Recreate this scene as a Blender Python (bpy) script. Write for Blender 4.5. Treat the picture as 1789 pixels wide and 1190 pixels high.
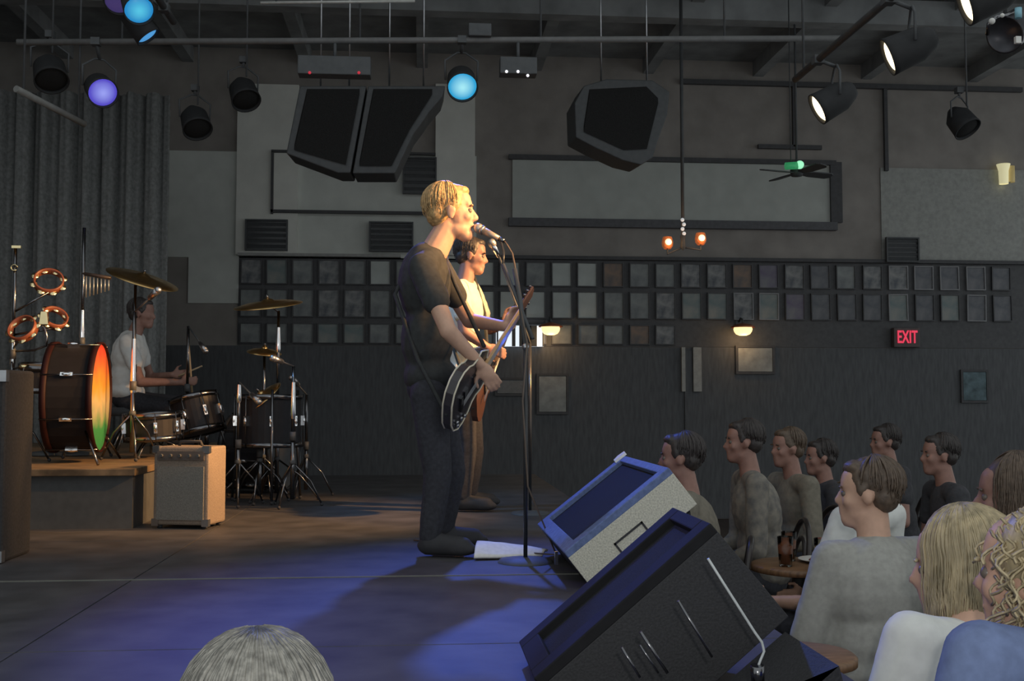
import bpy, bmesh, math, random
from mathutils import Vector, Matrix, Quaternion, noise

for o in list(bpy.data.objects): bpy.data.objects.remove(o)
SC = bpy.context.scene
COL = SC.collection
random.seed(7)
PI = math.pi
V = Vector

# ------------------------------------------------------------------ camera
FOC, EYE = 1890.0, 1.55
YAW = math.atan((894.5 - 735) / FOC)
PIT = math.atan((700 - 595) / FOC)
CF = V((math.sin(YAW) * math.cos(PIT), math.cos(YAW) * math.cos(PIT), math.sin(PIT)))
CR = V((math.cos(YAW), -math.sin(YAW), 0))
CU = CR.cross(CF)
CP = V((0, 0, EYE))
cam = bpy.data.cameras.new('camera'); cam_o = bpy.data.objects.new('camera', cam); COL.objects.link(cam_o)
cam.sensor_width = 36.0; cam.lens = FOC / 1789 * 36.0; cam.clip_start = 0.05; cam.clip_end = 100
cam_o.matrix_world = Matrix(((CR.x, CU.x, -CF.x, CP.x), (CR.y, CU.y, -CF.y, CP.y), (CR.z, CU.z, -CF.z, CP.z), (0, 0, 0, 1)))
SC.camera = cam_o
SC.view_settings.view_transform = 'Standard'; SC.view_settings.look = 'None'
SC.view_settings.exposure = 0.0; SC.view_settings.gamma = 1.0; SC.view_settings.use_curve_mapping = False
SC.cycles.use_denoising = True

# ------------------------------------------------------------------ world: dim light of the rest of the hall
W = bpy.data.worlds.new('world'); SC.world = W; W.use_nodes = True
W.node_tree.nodes['Background'].inputs[0].default_value = (0.93, 1.0, 1.02, 1)
W.node_tree.nodes['Background'].inputs[1].default_value = 0.56

def add_light(name, kind, loc, energy, color, aim=None, size=0.05, angle=40, blend=0.6, parent=None):
    l = bpy.data.lights.new(name, kind); l.energy = energy; l.color = color; l.shadow_soft_size = size
    o = bpy.data.objects.new(name, l); COL.objects.link(o); o.location = loc
    if kind == 'SPOT':
        l.spot_size = math.radians(angle); l.spot_blend = blend
    if aim is not None:
        o.rotation_euler = (V(aim) - V(loc)).to_track_quat('-Z', 'Y').to_euler()
    if parent:
        o.parent = parent; o.location = V(loc) - V(parent.location)
    return o
# flash of the camera that took the picture
add_light('camera_flash', 'POINT', (0.06, -0.04, EYE + 0.09), 48, (1.0, 0.97, 0.92), size=0.02)

# ------------------------------------------------------------------ pixel -> place
def ray(u, v): return CF + CR * ((u - 894.5) / FOC) - CU * ((v - 595) / FOC)
def PY(u, v, Y): r = ray(u, v); return CP + r * (Y / r.y)
def PZ(u, v, Z): r = ray(u, v); return CP + r * ((Z - EYE) / r.z)

def zr(u, v0, v1, Y): return (PY(u, v1, Y).z, PY(u, v0, Y).z)

# ------------------------------------------------------------------ materials
MATS = {}
def mat(name, col, rough=0.6, metal=0.0, var=0.12, scale=20.0, spec=0.5, bump=0.0, stretch=None, col2=None):
    if name in MATS: return MATS[name]
    m = bpy.data.materials.new(name); m.use_nodes = True; MATS[name] = m
    nt = m.node_tree; b = nt.nodes['Principled BSDF']
    b.inputs['Roughness'].default_value = rough; b.inputs['Metallic'].default_value = metal
    b.inputs['Specular IOR Level'].default_value = spec
    tc = nt.nodes.new('ShaderNodeTexCoord'); mp = nt.nodes.new('ShaderNodeMapping')
    nt.links.new(tc.outputs['Object'], mp.inputs[0])
    if stretch: mp.inputs['Scale'].default_value = stretch
    n = nt.nodes.new('ShaderNodeTexNoise'); n.inputs['Scale'].default_value = scale; n.inputs['Detail'].default_value = 4
    nt.links.new(mp.outputs[0], n.inputs['Vector'])
    r = nt.nodes.new('ShaderNodeValToRGB')
    c = V(col[:3]); c2 = V(col2[:3]) if col2 else c
    a = c * (1 - var) if not col2 else c; bb = c * (1 + var) if not col2 else c2
    r.color_ramp.elements[0].position = 0.3; r.color_ramp.elements[1].position = 0.7
    r.color_ramp.elements[0].color = (a.x, a.y, a.z, 1); r.color_ramp.elements[1].color = (min(1, bb.x), min(1, bb.y), min(1, bb.z), 1)
    nt.links.new(n.outputs['Fac'], r.inputs[0]); nt.links.new(r.outputs[0], b.inputs['Base Color'])
    if bump > 0:
        bn = nt.nodes.new('ShaderNodeBump'); bn.inputs['Strength'].default_value = bump; bn.inputs['Distance'].default_value = 0.01
        nt.links.new(n.outputs['Fac'], bn.inputs['Height']); nt.links.new(bn.outputs[0], b.inputs['Normal'])
    return m
def glow(name, col, strength, rough=0.3):
    if name in MATS: return MATS[name]
    m = bpy.data.materials.new(name); m.use_nodes = True; MATS[name] = m
    b = m.node_tree.nodes['Principled BSDF']
    b.inputs['Base Color'].default_value = (*col, 1); b.inputs['Roughness'].default_value = rough
    b.inputs['Emission Color'].default_value = (*col, 1); b.inputs['Emission Strength'].default_value = strength
    return m
def lens_glow(name, edge, centre, r, strength=1.0):
    """lens lit from a bulb behind its middle: brighter toward the centre"""
    m = bpy.data.materials.new(name); m.use_nodes = True; MATS[name] = m
    nt = m.node_tree; b = nt.nodes['Principled BSDF']; b.inputs['Base Color'].default_value = (0.02, 0.02, 0.02, 1); b.inputs['Roughness'].default_value = 0.3
    tc = nt.nodes.new('ShaderNodeTexCoord'); ln = nt.nodes.new('ShaderNodeVectorMath'); ln.operation = 'LENGTH'
    nt.links.new(tc.outputs['Object'], ln.inputs[0])
    mr = nt.nodes.new('ShaderNodeMapRange'); mr.inputs['From Max'].default_value = r; nt.links.new(ln.outputs['Value'], mr.inputs['Value'])
    cr = nt.nodes.new('ShaderNodeValToRGB'); cr.color_ramp.elements[0].color = (*centre, 1); cr.color_ramp.elements[1].color = (*edge, 1); cr.color_ramp.elements[1].position = 0.9
    nt.links.new(mr.outputs[0], cr.inputs[0]); nt.links.new(cr.outputs[0], b.inputs['Emission Color']); b.inputs['Emission Strength'].default_value = strength
    return m
def glass_mat():
    if 'glass' in MATS: return MATS['glass']
    m = bpy.data.materials.new('glass'); m.use_nodes = True; MATS['glass'] = m
    b = m.node_tree.nodes['Principled BSDF']; b.inputs['Base Color'].default_value = (0.9, 0.95, 0.95, 1)
    b.inputs['Roughness'].default_value = 0.03; b.inputs['Transmission Weight'].default_value = 1.0; b.inputs['IOR'].default_value = 1.2
    return m

# ------------------------------------------------------------------ mesh builder
class MB:
    def __init__(s): s.v = []; s.f = []; s.sm = []
    def add(s, vs, fs, smooth=False):
        o = len(s.v); s.v += [V(p) for p in vs]; s.f += [tuple(i + o for i in f) for f in fs]; s.sm += [smooth] * len(fs); return s
    def box(s, c, d, M=None):
        c = V(c); hx, hy, hz = d[0] / 2, d[1] / 2, d[2] / 2
        vs = [V((x, y, z)) for x in (-hx, hx) for y in (-hy, hy) for z in (-hz, hz)]
        if M is not None: vs = [M @ p for p in vs]
        vs = [p + c for p in vs]
        return s.add(vs, [(0, 1, 3, 2), (4, 6, 7, 5), (0, 4, 5, 1), (2, 3, 7, 6), (0, 2, 6, 4), (1, 5, 7, 3)])
    def cone(s, a, b, r0, r1=None, n=16, caps=True, smooth=True):
        a, b = V(a), V(b); r1 = r0 if r1 is None else r1
        d = (b - a).normalized(); x = d.orthogonal().normalized(); y = d.cross(x)
        vs = [a + (x * math.cos(2 * PI * i / n) + y * math.sin(2 * PI * i / n)) * r0 for i in range(n)]
        vs += [b + (x * math.cos(2 * PI * i / n) + y * math.sin(2 * PI * i / n)) * r1 for i in range(n)]
        s.add(vs, [(i, (i + 1) % n, n + (i + 1) % n, n + i) for i in range(n)], smooth)
        if caps:
            o = len(s.v) - 2 * n
            s.f.append(tuple(o + i for i in reversed(range(n)))); s.sm.append(False)
            s.f.append(tuple(o + n + i for i in range(n))); s.sm.append(False)
        return s
    def ell(s, c, ax, n=14, m=9):
        """ellipsoid: centre + three axis vectors"""
        c = V(c); A, B, C = [V(a) for a in ax]
        vs = [c + C]
        for j in range(1, m):
            t = PI * j / m
            for i in range(n):
                p = 2 * PI * i / n
                vs.append(c + A * (math.sin(t) * math.cos(p)) + B * (math.sin(t) * math.sin(p)) + C * math.cos(t))
        vs.append(c - C)
        fs = [(0, 1 + i, 1 + (i + 1) % n) for i in range(n)]
        for j in range(m - 2):
            for i in range(n):
                a = 1 + j * n + i; b = 1 + j * n + (i + 1) % n
                fs.append((a, a + n, b + n, b))
        L = len(vs) - 1; o = 1 + (m - 2) * n
        fs += [(o + i, L, o + (i + 1) % n) for i in range(n)]
        if A.cross(B).dot(C) < 0: fs = [tuple(reversed(f)) for f in fs]
        return s.add(vs, fs, True)
    def sph(s, c, r, n=12, m=8): return s.ell(c, ((r, 0, 0), (0, r, 0), (0, 0, r)), n, m)
    def cap(s, a, ra, b, rb, n=12):
        a, b = V(a), V(b)
        if (b - a).length > 1e-5: s.cone(a, b, ra, rb, n)
        s.sph(a, ra, n, 8); s.sph(b, rb, n, 8); return s
    def tube(s, pts, r, n=8, closed=False, rad=None):
        pts = [V(p) for p in pts]; k = len(pts); vs = []
        up = None
        for i, p in enumerate(pts):
            if closed: t = (pts[(i + 1) % k] - pts[i - 1])
            else: t = pts[min(i + 1, k - 1)] - pts[max(i - 1, 0)]
            t.normalize()
            if up is None: up = t.orthogonal().normalized()
            up = (up - t * up.dot(t)).normalized(); w = t.cross(up)
            rr = rad[i] if rad else r
            vs += [p + (up * math.cos(2 * PI * j / n) + w * math.sin(2 * PI * j / n)) * rr for j in range(n)]
        fs = []
        for i in range(k if closed else k - 1):
            a = i * n; b = ((i + 1) % k) * n
            fs += [(a + j, a + (j + 1) % n, b + (j + 1) % n, b + j) for j in range(n)]
        s.add(vs, fs, True)
        if not closed:
            o = len(s.v) - k * n
            s.f.append(tuple(o + j for j in reversed(range(n)))); s.sm.append(False)
            s.f.append(tuple(o + (k - 1) * n + j for j in range(n))); s.sm.append(False)
        return s
    def lathe(s, prof, c=(0, 0, 0), M=None, n=24, smooth=True):
        """profile of (r, z) about local Z, M orients, c places"""
        c = V(c); M = M or Matrix.Identity(3); vs = []; k = len(prof)
        for r, z in prof:
            r = max(r, 1e-4)
            for i in range(n): vs.append(c + M @ V((r * math.cos(2 * PI * i / n), r * math.sin(2 * PI * i / n), z)))
        fs = []
        for j in range(k - 1):
            for i in range(n): fs.append((j * n + i, j * n + (i + 1) % n, (j + 1) * n + (i + 1) % n, (j + 1) * n + i))
        return s.add(vs, fs, smooth)
    def prism(s, poly, ext, O=(0, 0, 0), X=(1, 0, 0), Y=(0, 1, 0)):
        """polygon (2D) in plane O+X*u+Y*v, extruded by vector ext"""
        O, X, Y, ext = V(O), V(X), V(Y), V(ext); n = len(poly)
        a = [O + X * p[0] + Y * p[1] for p in poly]; b = [p + ext for p in a]
        fs = [tuple(range(n)), tuple(n + i for i in reversed(range(n)))]
        fs += [(i, n + i, n + (i + 1) % n, (i + 1) % n) for i in range(n)]
        return s.add(a + b, fs)
    def mesh(s, name, m, off=None):
        me = bpy.data.meshes.new(name)
        vs = s.v if off is None else [p - off for p in s.v]
        me.from_pydata([tuple(p) for p in vs], [], s.f)
        me.polygons.foreach_set('use_smooth', s.sm)
        bm = bmesh.new(); bm.from_mesh(me); bmesh.ops.recalc_face_normals(bm, faces=bm.faces); bm.to_mesh(me); bm.free()
        if m: me.materials.append(m)
        me.update(); return me
    def build(s, name, m, parent=None, bevel=0.0):
        off = wloc(parent) if parent else V((0, 0, 0))
        me = s.mesh(name, m, off); o = bpy.data.objects.new(name, me); COL.objects.link(o)
        if parent: o.parent = parent
        if bevel > 0:
            b = o.modifiers.new('bevel', 'BEVEL'); b.width = bevel; b.segments = 2; b.limit_method = 'ANGLE'
        return o
def wloc(o):
    p = V(o.location)
    while o.parent: o = o.parent; p += V(o.location)
    return p
def tag(o, label=None, cat=None, group=None, kind=None):
    if label: o['label'] = label
    if cat: o['category'] = cat
    if group: o['group'] = group
    if kind: o['kind'] = kind
    return o
def thing(name, label, cat, loc=(0, 0, 0), group=None):
    o = bpy.data.objects.new(name, None); COL.objects.link(o); o.location = loc; o.empty_display_size = 0.1
    return tag(o, label, cat, group)
def copy_tree(o, parent=None):
    c = o.copy(); COL.objects.link(c); c.parent = parent
    for ch in o.children: copy_tree(ch, c)
    return c
def struct(mb, name, m, parent=None, bevel=0): return tag(mb.build(name, m, parent, bevel), kind='structure')
def lookrot(axis, up=V((0, 0, 1))):
    z = V(axis).normalized(); x = V(up).cross(z)
    if x.length < 1e-4: x = V((1, 0, 0))
    x.normalize(); y = z.cross(x)
    return Matrix((x, y, z)).transposed()
ORD = ['first', 'second', 'third', 'fourth', 'fifth', 'sixth', 'seventh', 'eighth', 'ninth', 'tenth', 'eleventh', 'twelfth', 'thirteenth', 'fourteenth', 'fifteenth', 'sixteenth', 'seventeenth', 'eighteenth', 'nineteenth', 'twentieth']
def ordinal(i):
    if i < 20: return ORD[i]
    t = {2: 'twenty', 3: 'thirty', 4: 'forty'}[(i + 1) // 10]
    return {20: 'twentieth', 30: 'thirtieth', 40: 'fortieth'}[i + 1] if (i + 1) % 10 == 0 else t + '-' + ORD[(i + 1) % 10 - 1]

# common materials
M_black = mat('black_paint', (0.075, 0.08, 0.085), 0.6)
M_blackgloss = mat('black_gloss', (0.03, 0.032, 0.036), 0.25)
M_tolex = mat('black_tolex', (0.06, 0.062, 0.068), 0.75, scale=220, var=0.3, bump=0.3)
M_chrome = mat('chrome', (0.19, 0.19, 0.20), 0.2, 1.0, var=0.03)
M_glint = mat('glint_chrome', (0.95, 0.95, 0.96), 0.14, 1.0, var=0.02)  # chrome lightened to near white, flash glints put into the colour
M_steel = mat('dull_steel', (0.45, 0.46, 0.48), 0.35, 1.0, var=0.1)
M_brass = mat('cymbal_bronze', (0.78, 0.52, 0.22), 0.28, 1.0, var=0.1, stretch=(1, 1, 8))
M_gold = mat('brass_jingle', (1.0, 0.80, 0.45), 0.2, 1.0, var=0.05)
M_rubber = mat('black_rubber', (0.04, 0.04, 0.045), 0.8)
M_white = mat('white_plastic', (0.75, 0.74, 0.7), 0.5, var=0.04)
M_wood = mat('brown_wood', (0.22, 0.12, 0.06), 0.45, scale=14, var=0.35, stretch=(1, 8, 1))
M_darkwood = mat('dark_wood', (0.06, 0.04, 0.03), 0.4, scale=14, var=0.3, stretch=(1, 8, 1))
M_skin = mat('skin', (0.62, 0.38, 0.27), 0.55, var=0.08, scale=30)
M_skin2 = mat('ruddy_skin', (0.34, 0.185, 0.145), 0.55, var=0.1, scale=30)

STAGE, RISER, WALLY = 0.83, 1.17, 14.0

# ================================================================== THE SETTING
def wallx(u): return PY(u, 450, WALLY).x
M_floor = mat('audience_floor', (0.05, 0.042, 0.04), 0.55, scale=6, var=0.4, stretch=(1, 0.1, 1))
struct(MB().box((3, 7, -0.05), (18, 16, 0.1)), 'floor', M_floor)
M_wall = mat('wall_brown_grey', (0.30, 0.275, 0.255), 0.9, scale=3, var=0.15, bump=0.1)
wall = struct(MB().box((1.5, WALLY + 0.1, 3.1), (17, 0.2, 6.2)), 'wall_back', M_wall)
M_side = mat('black_drape_wall', (0.13, 0.132, 0.135), 0.9, scale=3, var=0.2)
struct(MB().box((-6.0, 7.5, 3.1), (0.2, 13, 6.2)), 'wall_left', M_side)
M_ceil = mat('ceiling_black', (0.27, 0.28, 0.285), 0.9, scale=3, var=0.25)
ceil = struct(MB().box((1.5, 10.2, 6.15), (17, 7.8, 0.1)), 'ceiling', M_ceil)
for i in range(9):
    MB().box((-4.5 + i * 1.5, 10.2, 6.0), (0.14, 7.8, 0.2)).build('joist', M_ceil, ceil)
for i, y in enumerate((8.5, 11.5)):
    MB().box((1.5, y, 5.86), (17, 0.2, 0.28)).build('ceiling_beam', M_ceil, ceil)

# light wall panels, pilasters, ledges
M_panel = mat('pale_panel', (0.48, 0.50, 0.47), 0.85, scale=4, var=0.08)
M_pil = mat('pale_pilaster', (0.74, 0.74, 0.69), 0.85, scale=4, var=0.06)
M_dado = mat('dark_wainscot', (0.095, 0.098, 0.105), 0.7, scale=5, var=0.2, stretch=(6, 1, 1))
def wz(v, u=900): return PY(u, v, WALLY).z
def wbox(name, u0, u1, v0, v1, m, t=0.03, front=0.0, kind='structure', parent=None, bevel=0.0):
    x0, x1 = wallx(u0), wallx(u1); uc = (u0 + u1) / 2
    z1, z0 = wz(v0, uc), wz(v1, uc)
    mb = MB().box(((x0 + x1) / 2, WALLY - front - t / 2, (z0 + z1) / 2), (x1 - x0, t, z1 - z0))
    o = mb.build(name, m, parent, bevel)
    if kind: tag(o, kind=kind)
    return o
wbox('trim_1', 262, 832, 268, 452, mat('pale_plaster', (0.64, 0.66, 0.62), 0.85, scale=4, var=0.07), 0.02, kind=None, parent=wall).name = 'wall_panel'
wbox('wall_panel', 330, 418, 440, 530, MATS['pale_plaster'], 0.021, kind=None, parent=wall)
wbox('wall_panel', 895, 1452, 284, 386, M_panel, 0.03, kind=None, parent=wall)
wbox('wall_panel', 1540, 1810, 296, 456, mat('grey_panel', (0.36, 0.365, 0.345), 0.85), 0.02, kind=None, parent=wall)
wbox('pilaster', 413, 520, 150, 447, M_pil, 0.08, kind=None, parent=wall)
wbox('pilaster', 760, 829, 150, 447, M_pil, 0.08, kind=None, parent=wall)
M_dtrim = mat('dark_trim', (0.075, 0.075, 0.08), 0.7)
wbox('panel_moulding', 474, 478, 268, 376, M_dtrim, 0.05, 0.08, kind=None, parent=wall)
wbox('panel_moulding', 474, 760, 371, 376, M_dtrim, 0.05, 0.08, kind=None, parent=wall)
wbox('panel_moulding', 474, 760, 268, 272, M_dtrim, 0.05, 0.08, kind=None, parent=wall)
wbox('panel_moulding', 888, 1460, 277, 285, M_dtrim, 0.06, 0.02, kind=None, parent=wall)
wbox('panel_moulding', 888, 1460, 386, 400, mat('dark_ledge', (0.12, 0.12, 0.13), 0.8), 0.09, 0.0, kind=None, parent=wall)  # dark grey ledge along the lower edge of the pale panel
wbox('panel_moulding', 1450, 1470, 285, 390, M_dtrim, 0.05, 0.02, kind=None, parent=wall)
wbox('panel_moulding', 1325, 1436, 255, 262, M_dtrim, 0.05, 0.02, kind=None, parent=wall)
wbox('panel_moulding', 1386, 1391, 150, 258, M_dtrim, 0.05, 0.02, kind=None, parent=wall)
wbox('panel_moulding', 1546, 1552, 150, 300, M_dtrim, 0.05, 0.02, kind=None, parent=wall)
wbox('panel_moulding', 1190, 1789, 148, 156, M_dtrim, 0.06, 0.02, kind=None, parent=wall)
wbox('panel_moulding', 418, 700, 445, 450, mat('grey_ledge', (0.35, 0.35, 0.34), 0.8), 0.12, 0.0, kind=None, parent=wall)
wbox('panel_moulding', 836, 1810, 452, 458, M_dtrim, 0.08, 0.0, kind=None, parent=wall)
M_band = mat('gallery_band', (0.10, 0.10, 0.105), 0.8)
wbox('gallery_band', 417, 1815, 456, 606, M_band, 0.02, kind=None, parent=wall)
wbox('wainscot', -20, 1815, 606, 909, M_dado, 0.03, kind=None, parent=wall)
# dark square vents
for i, (a, b, c, d, lab) in enumerate(((430, 504, 386, 440, 'dark square wall vent left of the hanging speakers, above the photo rows'), (645, 722, 390, 442, 'dark square wall vent just behind the singer\'s shoulder'), (703, 762, 278, 342, 'dark square wall vent under the right edge of the hanging speakers'), (1542, 1599, 417, 460, 'dark square wall vent above the photo rows at the right of the hall'))):
    x0, x1 = wallx(a), wallx(b); z1, z0 = wz(c, (a + b) / 2), wz(d, (a + b) / 2)
    t = thing('wall_vent', lab, 'vent', ((x0 + x1) / 2, WALLY - 0.10, z0), 'dark square vents on the back wall')
    fr = 0.02; xc, zc = (x0 + x1) / 2, (z0 + z1) / 2; y = WALLY - 0.11
    MB().box((xc, WALLY - 0.09, zc), (x1 - x0 - 0.01, 0.03, z1 - z0 - 0.01)).build('backing', M_blackgloss, t)
    f = MB()
    for dx in (-1, 1): f.box((xc + dx * ((x1 - x0) / 2 - fr / 2), y, zc), (fr, 0.05, z1 - z0))
    for dz in (-1, 1): f.box((xc, y, zc + dz * ((z1 - z0) / 2 - fr / 2)), (x1 - x0 - 2 * fr, 0.05, fr))
    f.build('frame', M_black, t)
    for k in range(5):
        MB().box((xc, y, z0 + (k + 0.75) * (z1 - z0) / 5.6), (x1 - x0 - 2 * fr, 0.012, 0.04), Matrix.Rotation(0.5, 3, 'X')).build('slat', M_black, t)

# doorway + notice boards below the gallery
M_board = mat('notice_board', (0.30, 0.31, 0.30), 0.8, scale=8, var=0.25)
def board(name, u0, u1, v0, v1, m, label, cat):
    x0, x1 = wallx(u0), wallx(u1); uc = (u0 + u1) / 2; z1, z0 = wz(v0, uc), wz(v1, uc)
    t = thing(name, label, cat, ((x0 + x1) / 2, WALLY - 0.04, z0))
    MB().box(((x0 + x1) / 2, WALLY - 0.05, (z0 + z1) / 2), (x1 - x0 - 0.04, 0.02, z1 - z0 - 0.04)).build('sheet', m, t)
    f = MB(); y = WALLY - 0.05
    for xx in (x0, x1): f.box((xx, y, (z0 + z1) / 2), (0.03, 0.03, z1 - z0 + 0.03))
    for zz in (z0, z1): f.box(((x0 + x1) / 2, y, zz), (x1 - x0 - 0.03, 0.03, 0.03))
    f.build('frame', M_dtrim, t)
    return t
board('notice_board', 1283, 1347, 606, 652, M_board, 'pale grey notice board on the dark wall below the right glowing wall lamp', 'board')
board('menu_board', 938, 990, 655, 722, M_board, 'pale grey board low on the wall just right of the microphone stand', 'board')
board('menu_board', 866, 922, 662, 690, mat('dim_board', (0.2, 0.2, 0.2), 0.8), 'small dim board low on the wall behind the guitar body', 'board')
board('wall_poster', 1672, 1716, 648, 702, mat('blue_poster', (0.10, 0.15, 0.17), 0.7, scale=9, var=0.5), 'dim blue-grey poster on the dark wall below and right of the exit sign', 'poster')
d = thing('door_1', 'pale door jambs of a dark doorway below the photo rows', 'door', (wallx(1205), WALLY - 0.06, 0.0)); d['kind'] = 'structure'
for nm, a, b in (('jamb', 1187, 1193), ('curtain_strip', 1207, 1221)):
    x0, x1 = wallx(a), wallx(b)
    MB().box(((x0 + x1) / 2, WALLY - 0.06, wz(684) / 2 + wz(606) / 2), (x1 - x0, 0.05, wz(606) - wz(684))).build(nm, mat('door_pale', (0.36, 0.36, 0.34), 0.8), d)
MB().box((wallx(1199), WALLY - 0.04, 1.1), (wallx(1207) - wallx(1193) - 0.01, 0.03, 2.2)).build('door_leaf', M_dado, d)

# ---------------------------------------------------------------- stage
M_stage = mat('stage_floor', (0.06, 0.058, 0.062), 0.6, scale=5, var=0.35, bump=0.05)
SX0, SX1, SY0, SY1 = -5.7, 1.12, 2.0, 10.6
stage = struct(MB().box(((SX0 + SX1) / 2, (SY0 + SY1) / 2, STAGE / 2), (SX1 - SX0, SY1 - SY0, STAGE - 0.02)), 'stage_platform', mat('stage_skirt', (0.05, 0.05, 0.055), 0.85))
stage['label'] = 'black stage platform lit blue in front'; stage['category'] = 'stage'
nx, ny = 3, 7
ys = [2.0, 3.25, 4.5, 5.75, 7.0, 8.2, 9.4, 10.6]
for i in range(nx):
    for j in range(7):
        x0 = SX0 + (SX1 - SX0) * i / nx; x1 = SX0 + (SX1 - SX0) * (i + 1) / nx
        MB().box(((x0 + x1) / 2, (ys[j] + ys[j + 1]) / 2, STAGE - 0.01), (x1 - x0 - 0.006, ys[j + 1] - ys[j] - 0.006, 0.02)).build('deck_panel', M_stage, stage, 0.002)
MB().box((-1.7, 4.5, STAGE + 0.002), (5.4, 0.010, 0.004)).build('seam_strip', mat('seam_grey', (0.17, 0.17, 0.15), 0.7), stage)
t = thing('drum_riser', 'low black drum riser with a worn wooden edge left of the combo amplifier', 'platform', (-3.3, 8.0, STAGE))
rx1 = PZ(250, 815, RISER).x
MB().box(((-5.6 + rx1) / 2, 8.2, (STAGE + RISER - 0.04) / 2), (rx1 + 5.6 - 0.04, 3.8, RISER - STAGE - 0.04)).build('skirt', M_black, t)
MB().box(((-5.6 + rx1) / 2, 8.2, RISER - 0.022), (rx1 + 5.6, 3.88, 0.04)).build('deck', mat('riser_deck', (0.17, 0.115, 0.065), 0.6, scale=10, var=0.5, stretch=(1, 6, 1)), t, 0.004)

# black drape at the rear left
dr = MB(); pts = []; n = 130
xL, xR = -5.75, PY(292, 450, 10.9).x
for i in range(n + 1):
    x = xL + (xR - xL) * i / n
    pts.append((x, 10.9 + 0.07 * math.sin(i * 0.75) + 0.03 * math.sin(i * 1.9)))
vs = [V((p[0], p[1], z)) for p in pts for z in (0.0, 4.6)]
dr.add(vs, [(2 * i, 2 * i + 2, 2 * i + 3, 2 * i + 1) for i in range(n)], True)
d = tag(dr.build('stage_drape', mat('black_velvet', (0.22, 0.225, 0.222), 0.95, scale=30, var=0.25)), 'black pleated drape hanging behind the drummer', 'drape')
so = d.modifiers.new('thick', 'SOLIDIFY'); so.thickness = 0.01

# ================================================================== GALLERY OF FRAMED PHOTOS
PR = [mat('print_pale', (0.46, 0.49, 0.47), 0.6, scale=5, var=0.1),
      mat('print_grey', (0.30, 0.32, 0.31), 0.6, scale=7, col2=(0.16, 0.17, 0.18)),
      mat('print_mottled', (0.34, 0.34, 0.33), 0.6, scale=9, col2=(0.09, 0.10, 0.12)),
      mat('print_dark', (0.09, 0.10, 0.12), 0.6, scale=8, col2=(0.19, 0.19, 0.2)),
      mat('print_teal', (0.14, 0.2, 0.21), 0.6, scale=6, col2=(0.30, 0.3, 0.28)),
      mat('print_warm', (0.30, 0.20, 0.14), 0.6, scale=8, col2=(0.12, 0.11, 0.11)),
      mat('print_violet', (0.13, 0.10, 0.18), 0.6, scale=6, col2=(0.22, 0.22, 0.23))]
M_frm = mat('black_frame', (0.06, 0.06, 0.065), 0.5); M_frm2 = mat('grey_frame', (0.24, 0.24, 0.25), 0.45)
PRN = ['pale', 'grey', 'mottled', 'dark', 'teal-grey', 'brownish', 'violet-grey']
# protos: frame mesh + print mesh share data
def frame_protos(w, h):
    fw = 0.014
    f = MB()
    for s in (-1, 1): f.box((s * (w / 2 - fw / 2), 0, 0), (fw, 0.03, h))
    for s in (-1, 1): f.box((0, 0, s * (h / 2 - fw / 2)), (w - 2 * fw, 0.03, fw))
    fa = f.mesh('frame', M_frm); fb = f.mesh('frame', M_frm2)
    pm = [MB().box((0, 0.006, 0), (w - 2 * fw, 0.008, h - 2 * fw)).mesh('print', m) for m in PR]
    return fa, fb, pm
rows = [('top', 458, 501, 418, 1800, 45.0), ('middle', 509, 557, 418, 1800, 45.0), ('bottom', 567, 602, 418, 1200, 45.0)]
for rn, v0, v1, ua, ub, pitch in rows:
    n = int((ub - ua) / pitch)
    z1, z0 = wz(v0), wz(v1); h = z1 - z0
    fa, fb, pm = frame_protos(0.268, h)
    for i in range(n):
        u = ua + (i + 0.5) * pitch
        if 700 < u < 850 and rn != 'top': pass
        rnd = random.random()
        if u < 660: k = random.choice([1, 2, 2, 3, 4, 6] if rn == 'top' else [1, 1, 2, 4])
        elif u < 1040: k = 0 if (rn != 'bottom' and rnd < 0.75) else 1
        elif u < 1300: k = random.choice([1, 2, 5, 2, 1, 4])
        else: k = random.choice([3, 3, 3, 6, 4, 2 if rn == 'top' else 3])
        if abs(u - 1485) < 25 and rn == 'top': k = 1
        dx = random.uniform(-0.006, 0.006)
        t = thing('framed_photo', '%s framed photo on back wall, %s from the left in the %s row' % (PRN[k], ordinal(i), rn), 'picture', (wallx(u) + dx, WALLY - 0.045, (z0 + z1) / 2), 'framed photos in rows on the back wall')
        t.rotation_euler = (random.uniform(-0.01, 0.01), random.uniform(-0.012, 0.012), 0)
        fo = bpy.data.objects.new('frame', fb if (u > 1290 and random.random() < 0.4) else fa); COL.objects.link(fo); fo.parent = t
        po = bpy.data.objects.new('print', pm[k]); COL.objects.link(po); po.parent = t

# bright window-like display behind the guitar neck
x0, x1 = wallx(866), wallx(948); z1, z0 = wz(570), wz(606)
t = thing('light_box', 'bright white backlit box with dark upright bars behind the guitar neck', 'light box', ((x0 + x1) / 2, WALLY - 0.09, z0))
MB().box(((x0 + x1) / 2, WALLY - 0.09, (z0 + z1) / 2), (x1 - x0, 0.05, z1 - z0)).build('lit_panel', glow('white_lightbox', (0.85, 0.93, 1.0), 0.85), t)
for u, wd in ((868, 0.02), (896, 0.045), (909, 0.05), (918, 0.12), (930, 0.09), (947, 0.02)):
    MB().box((wallx(u), WALLY - 0.125, (z0 + z1) / 2), (wd, 0.02, z1 - z0)).build('bar', M_black, t)

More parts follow.
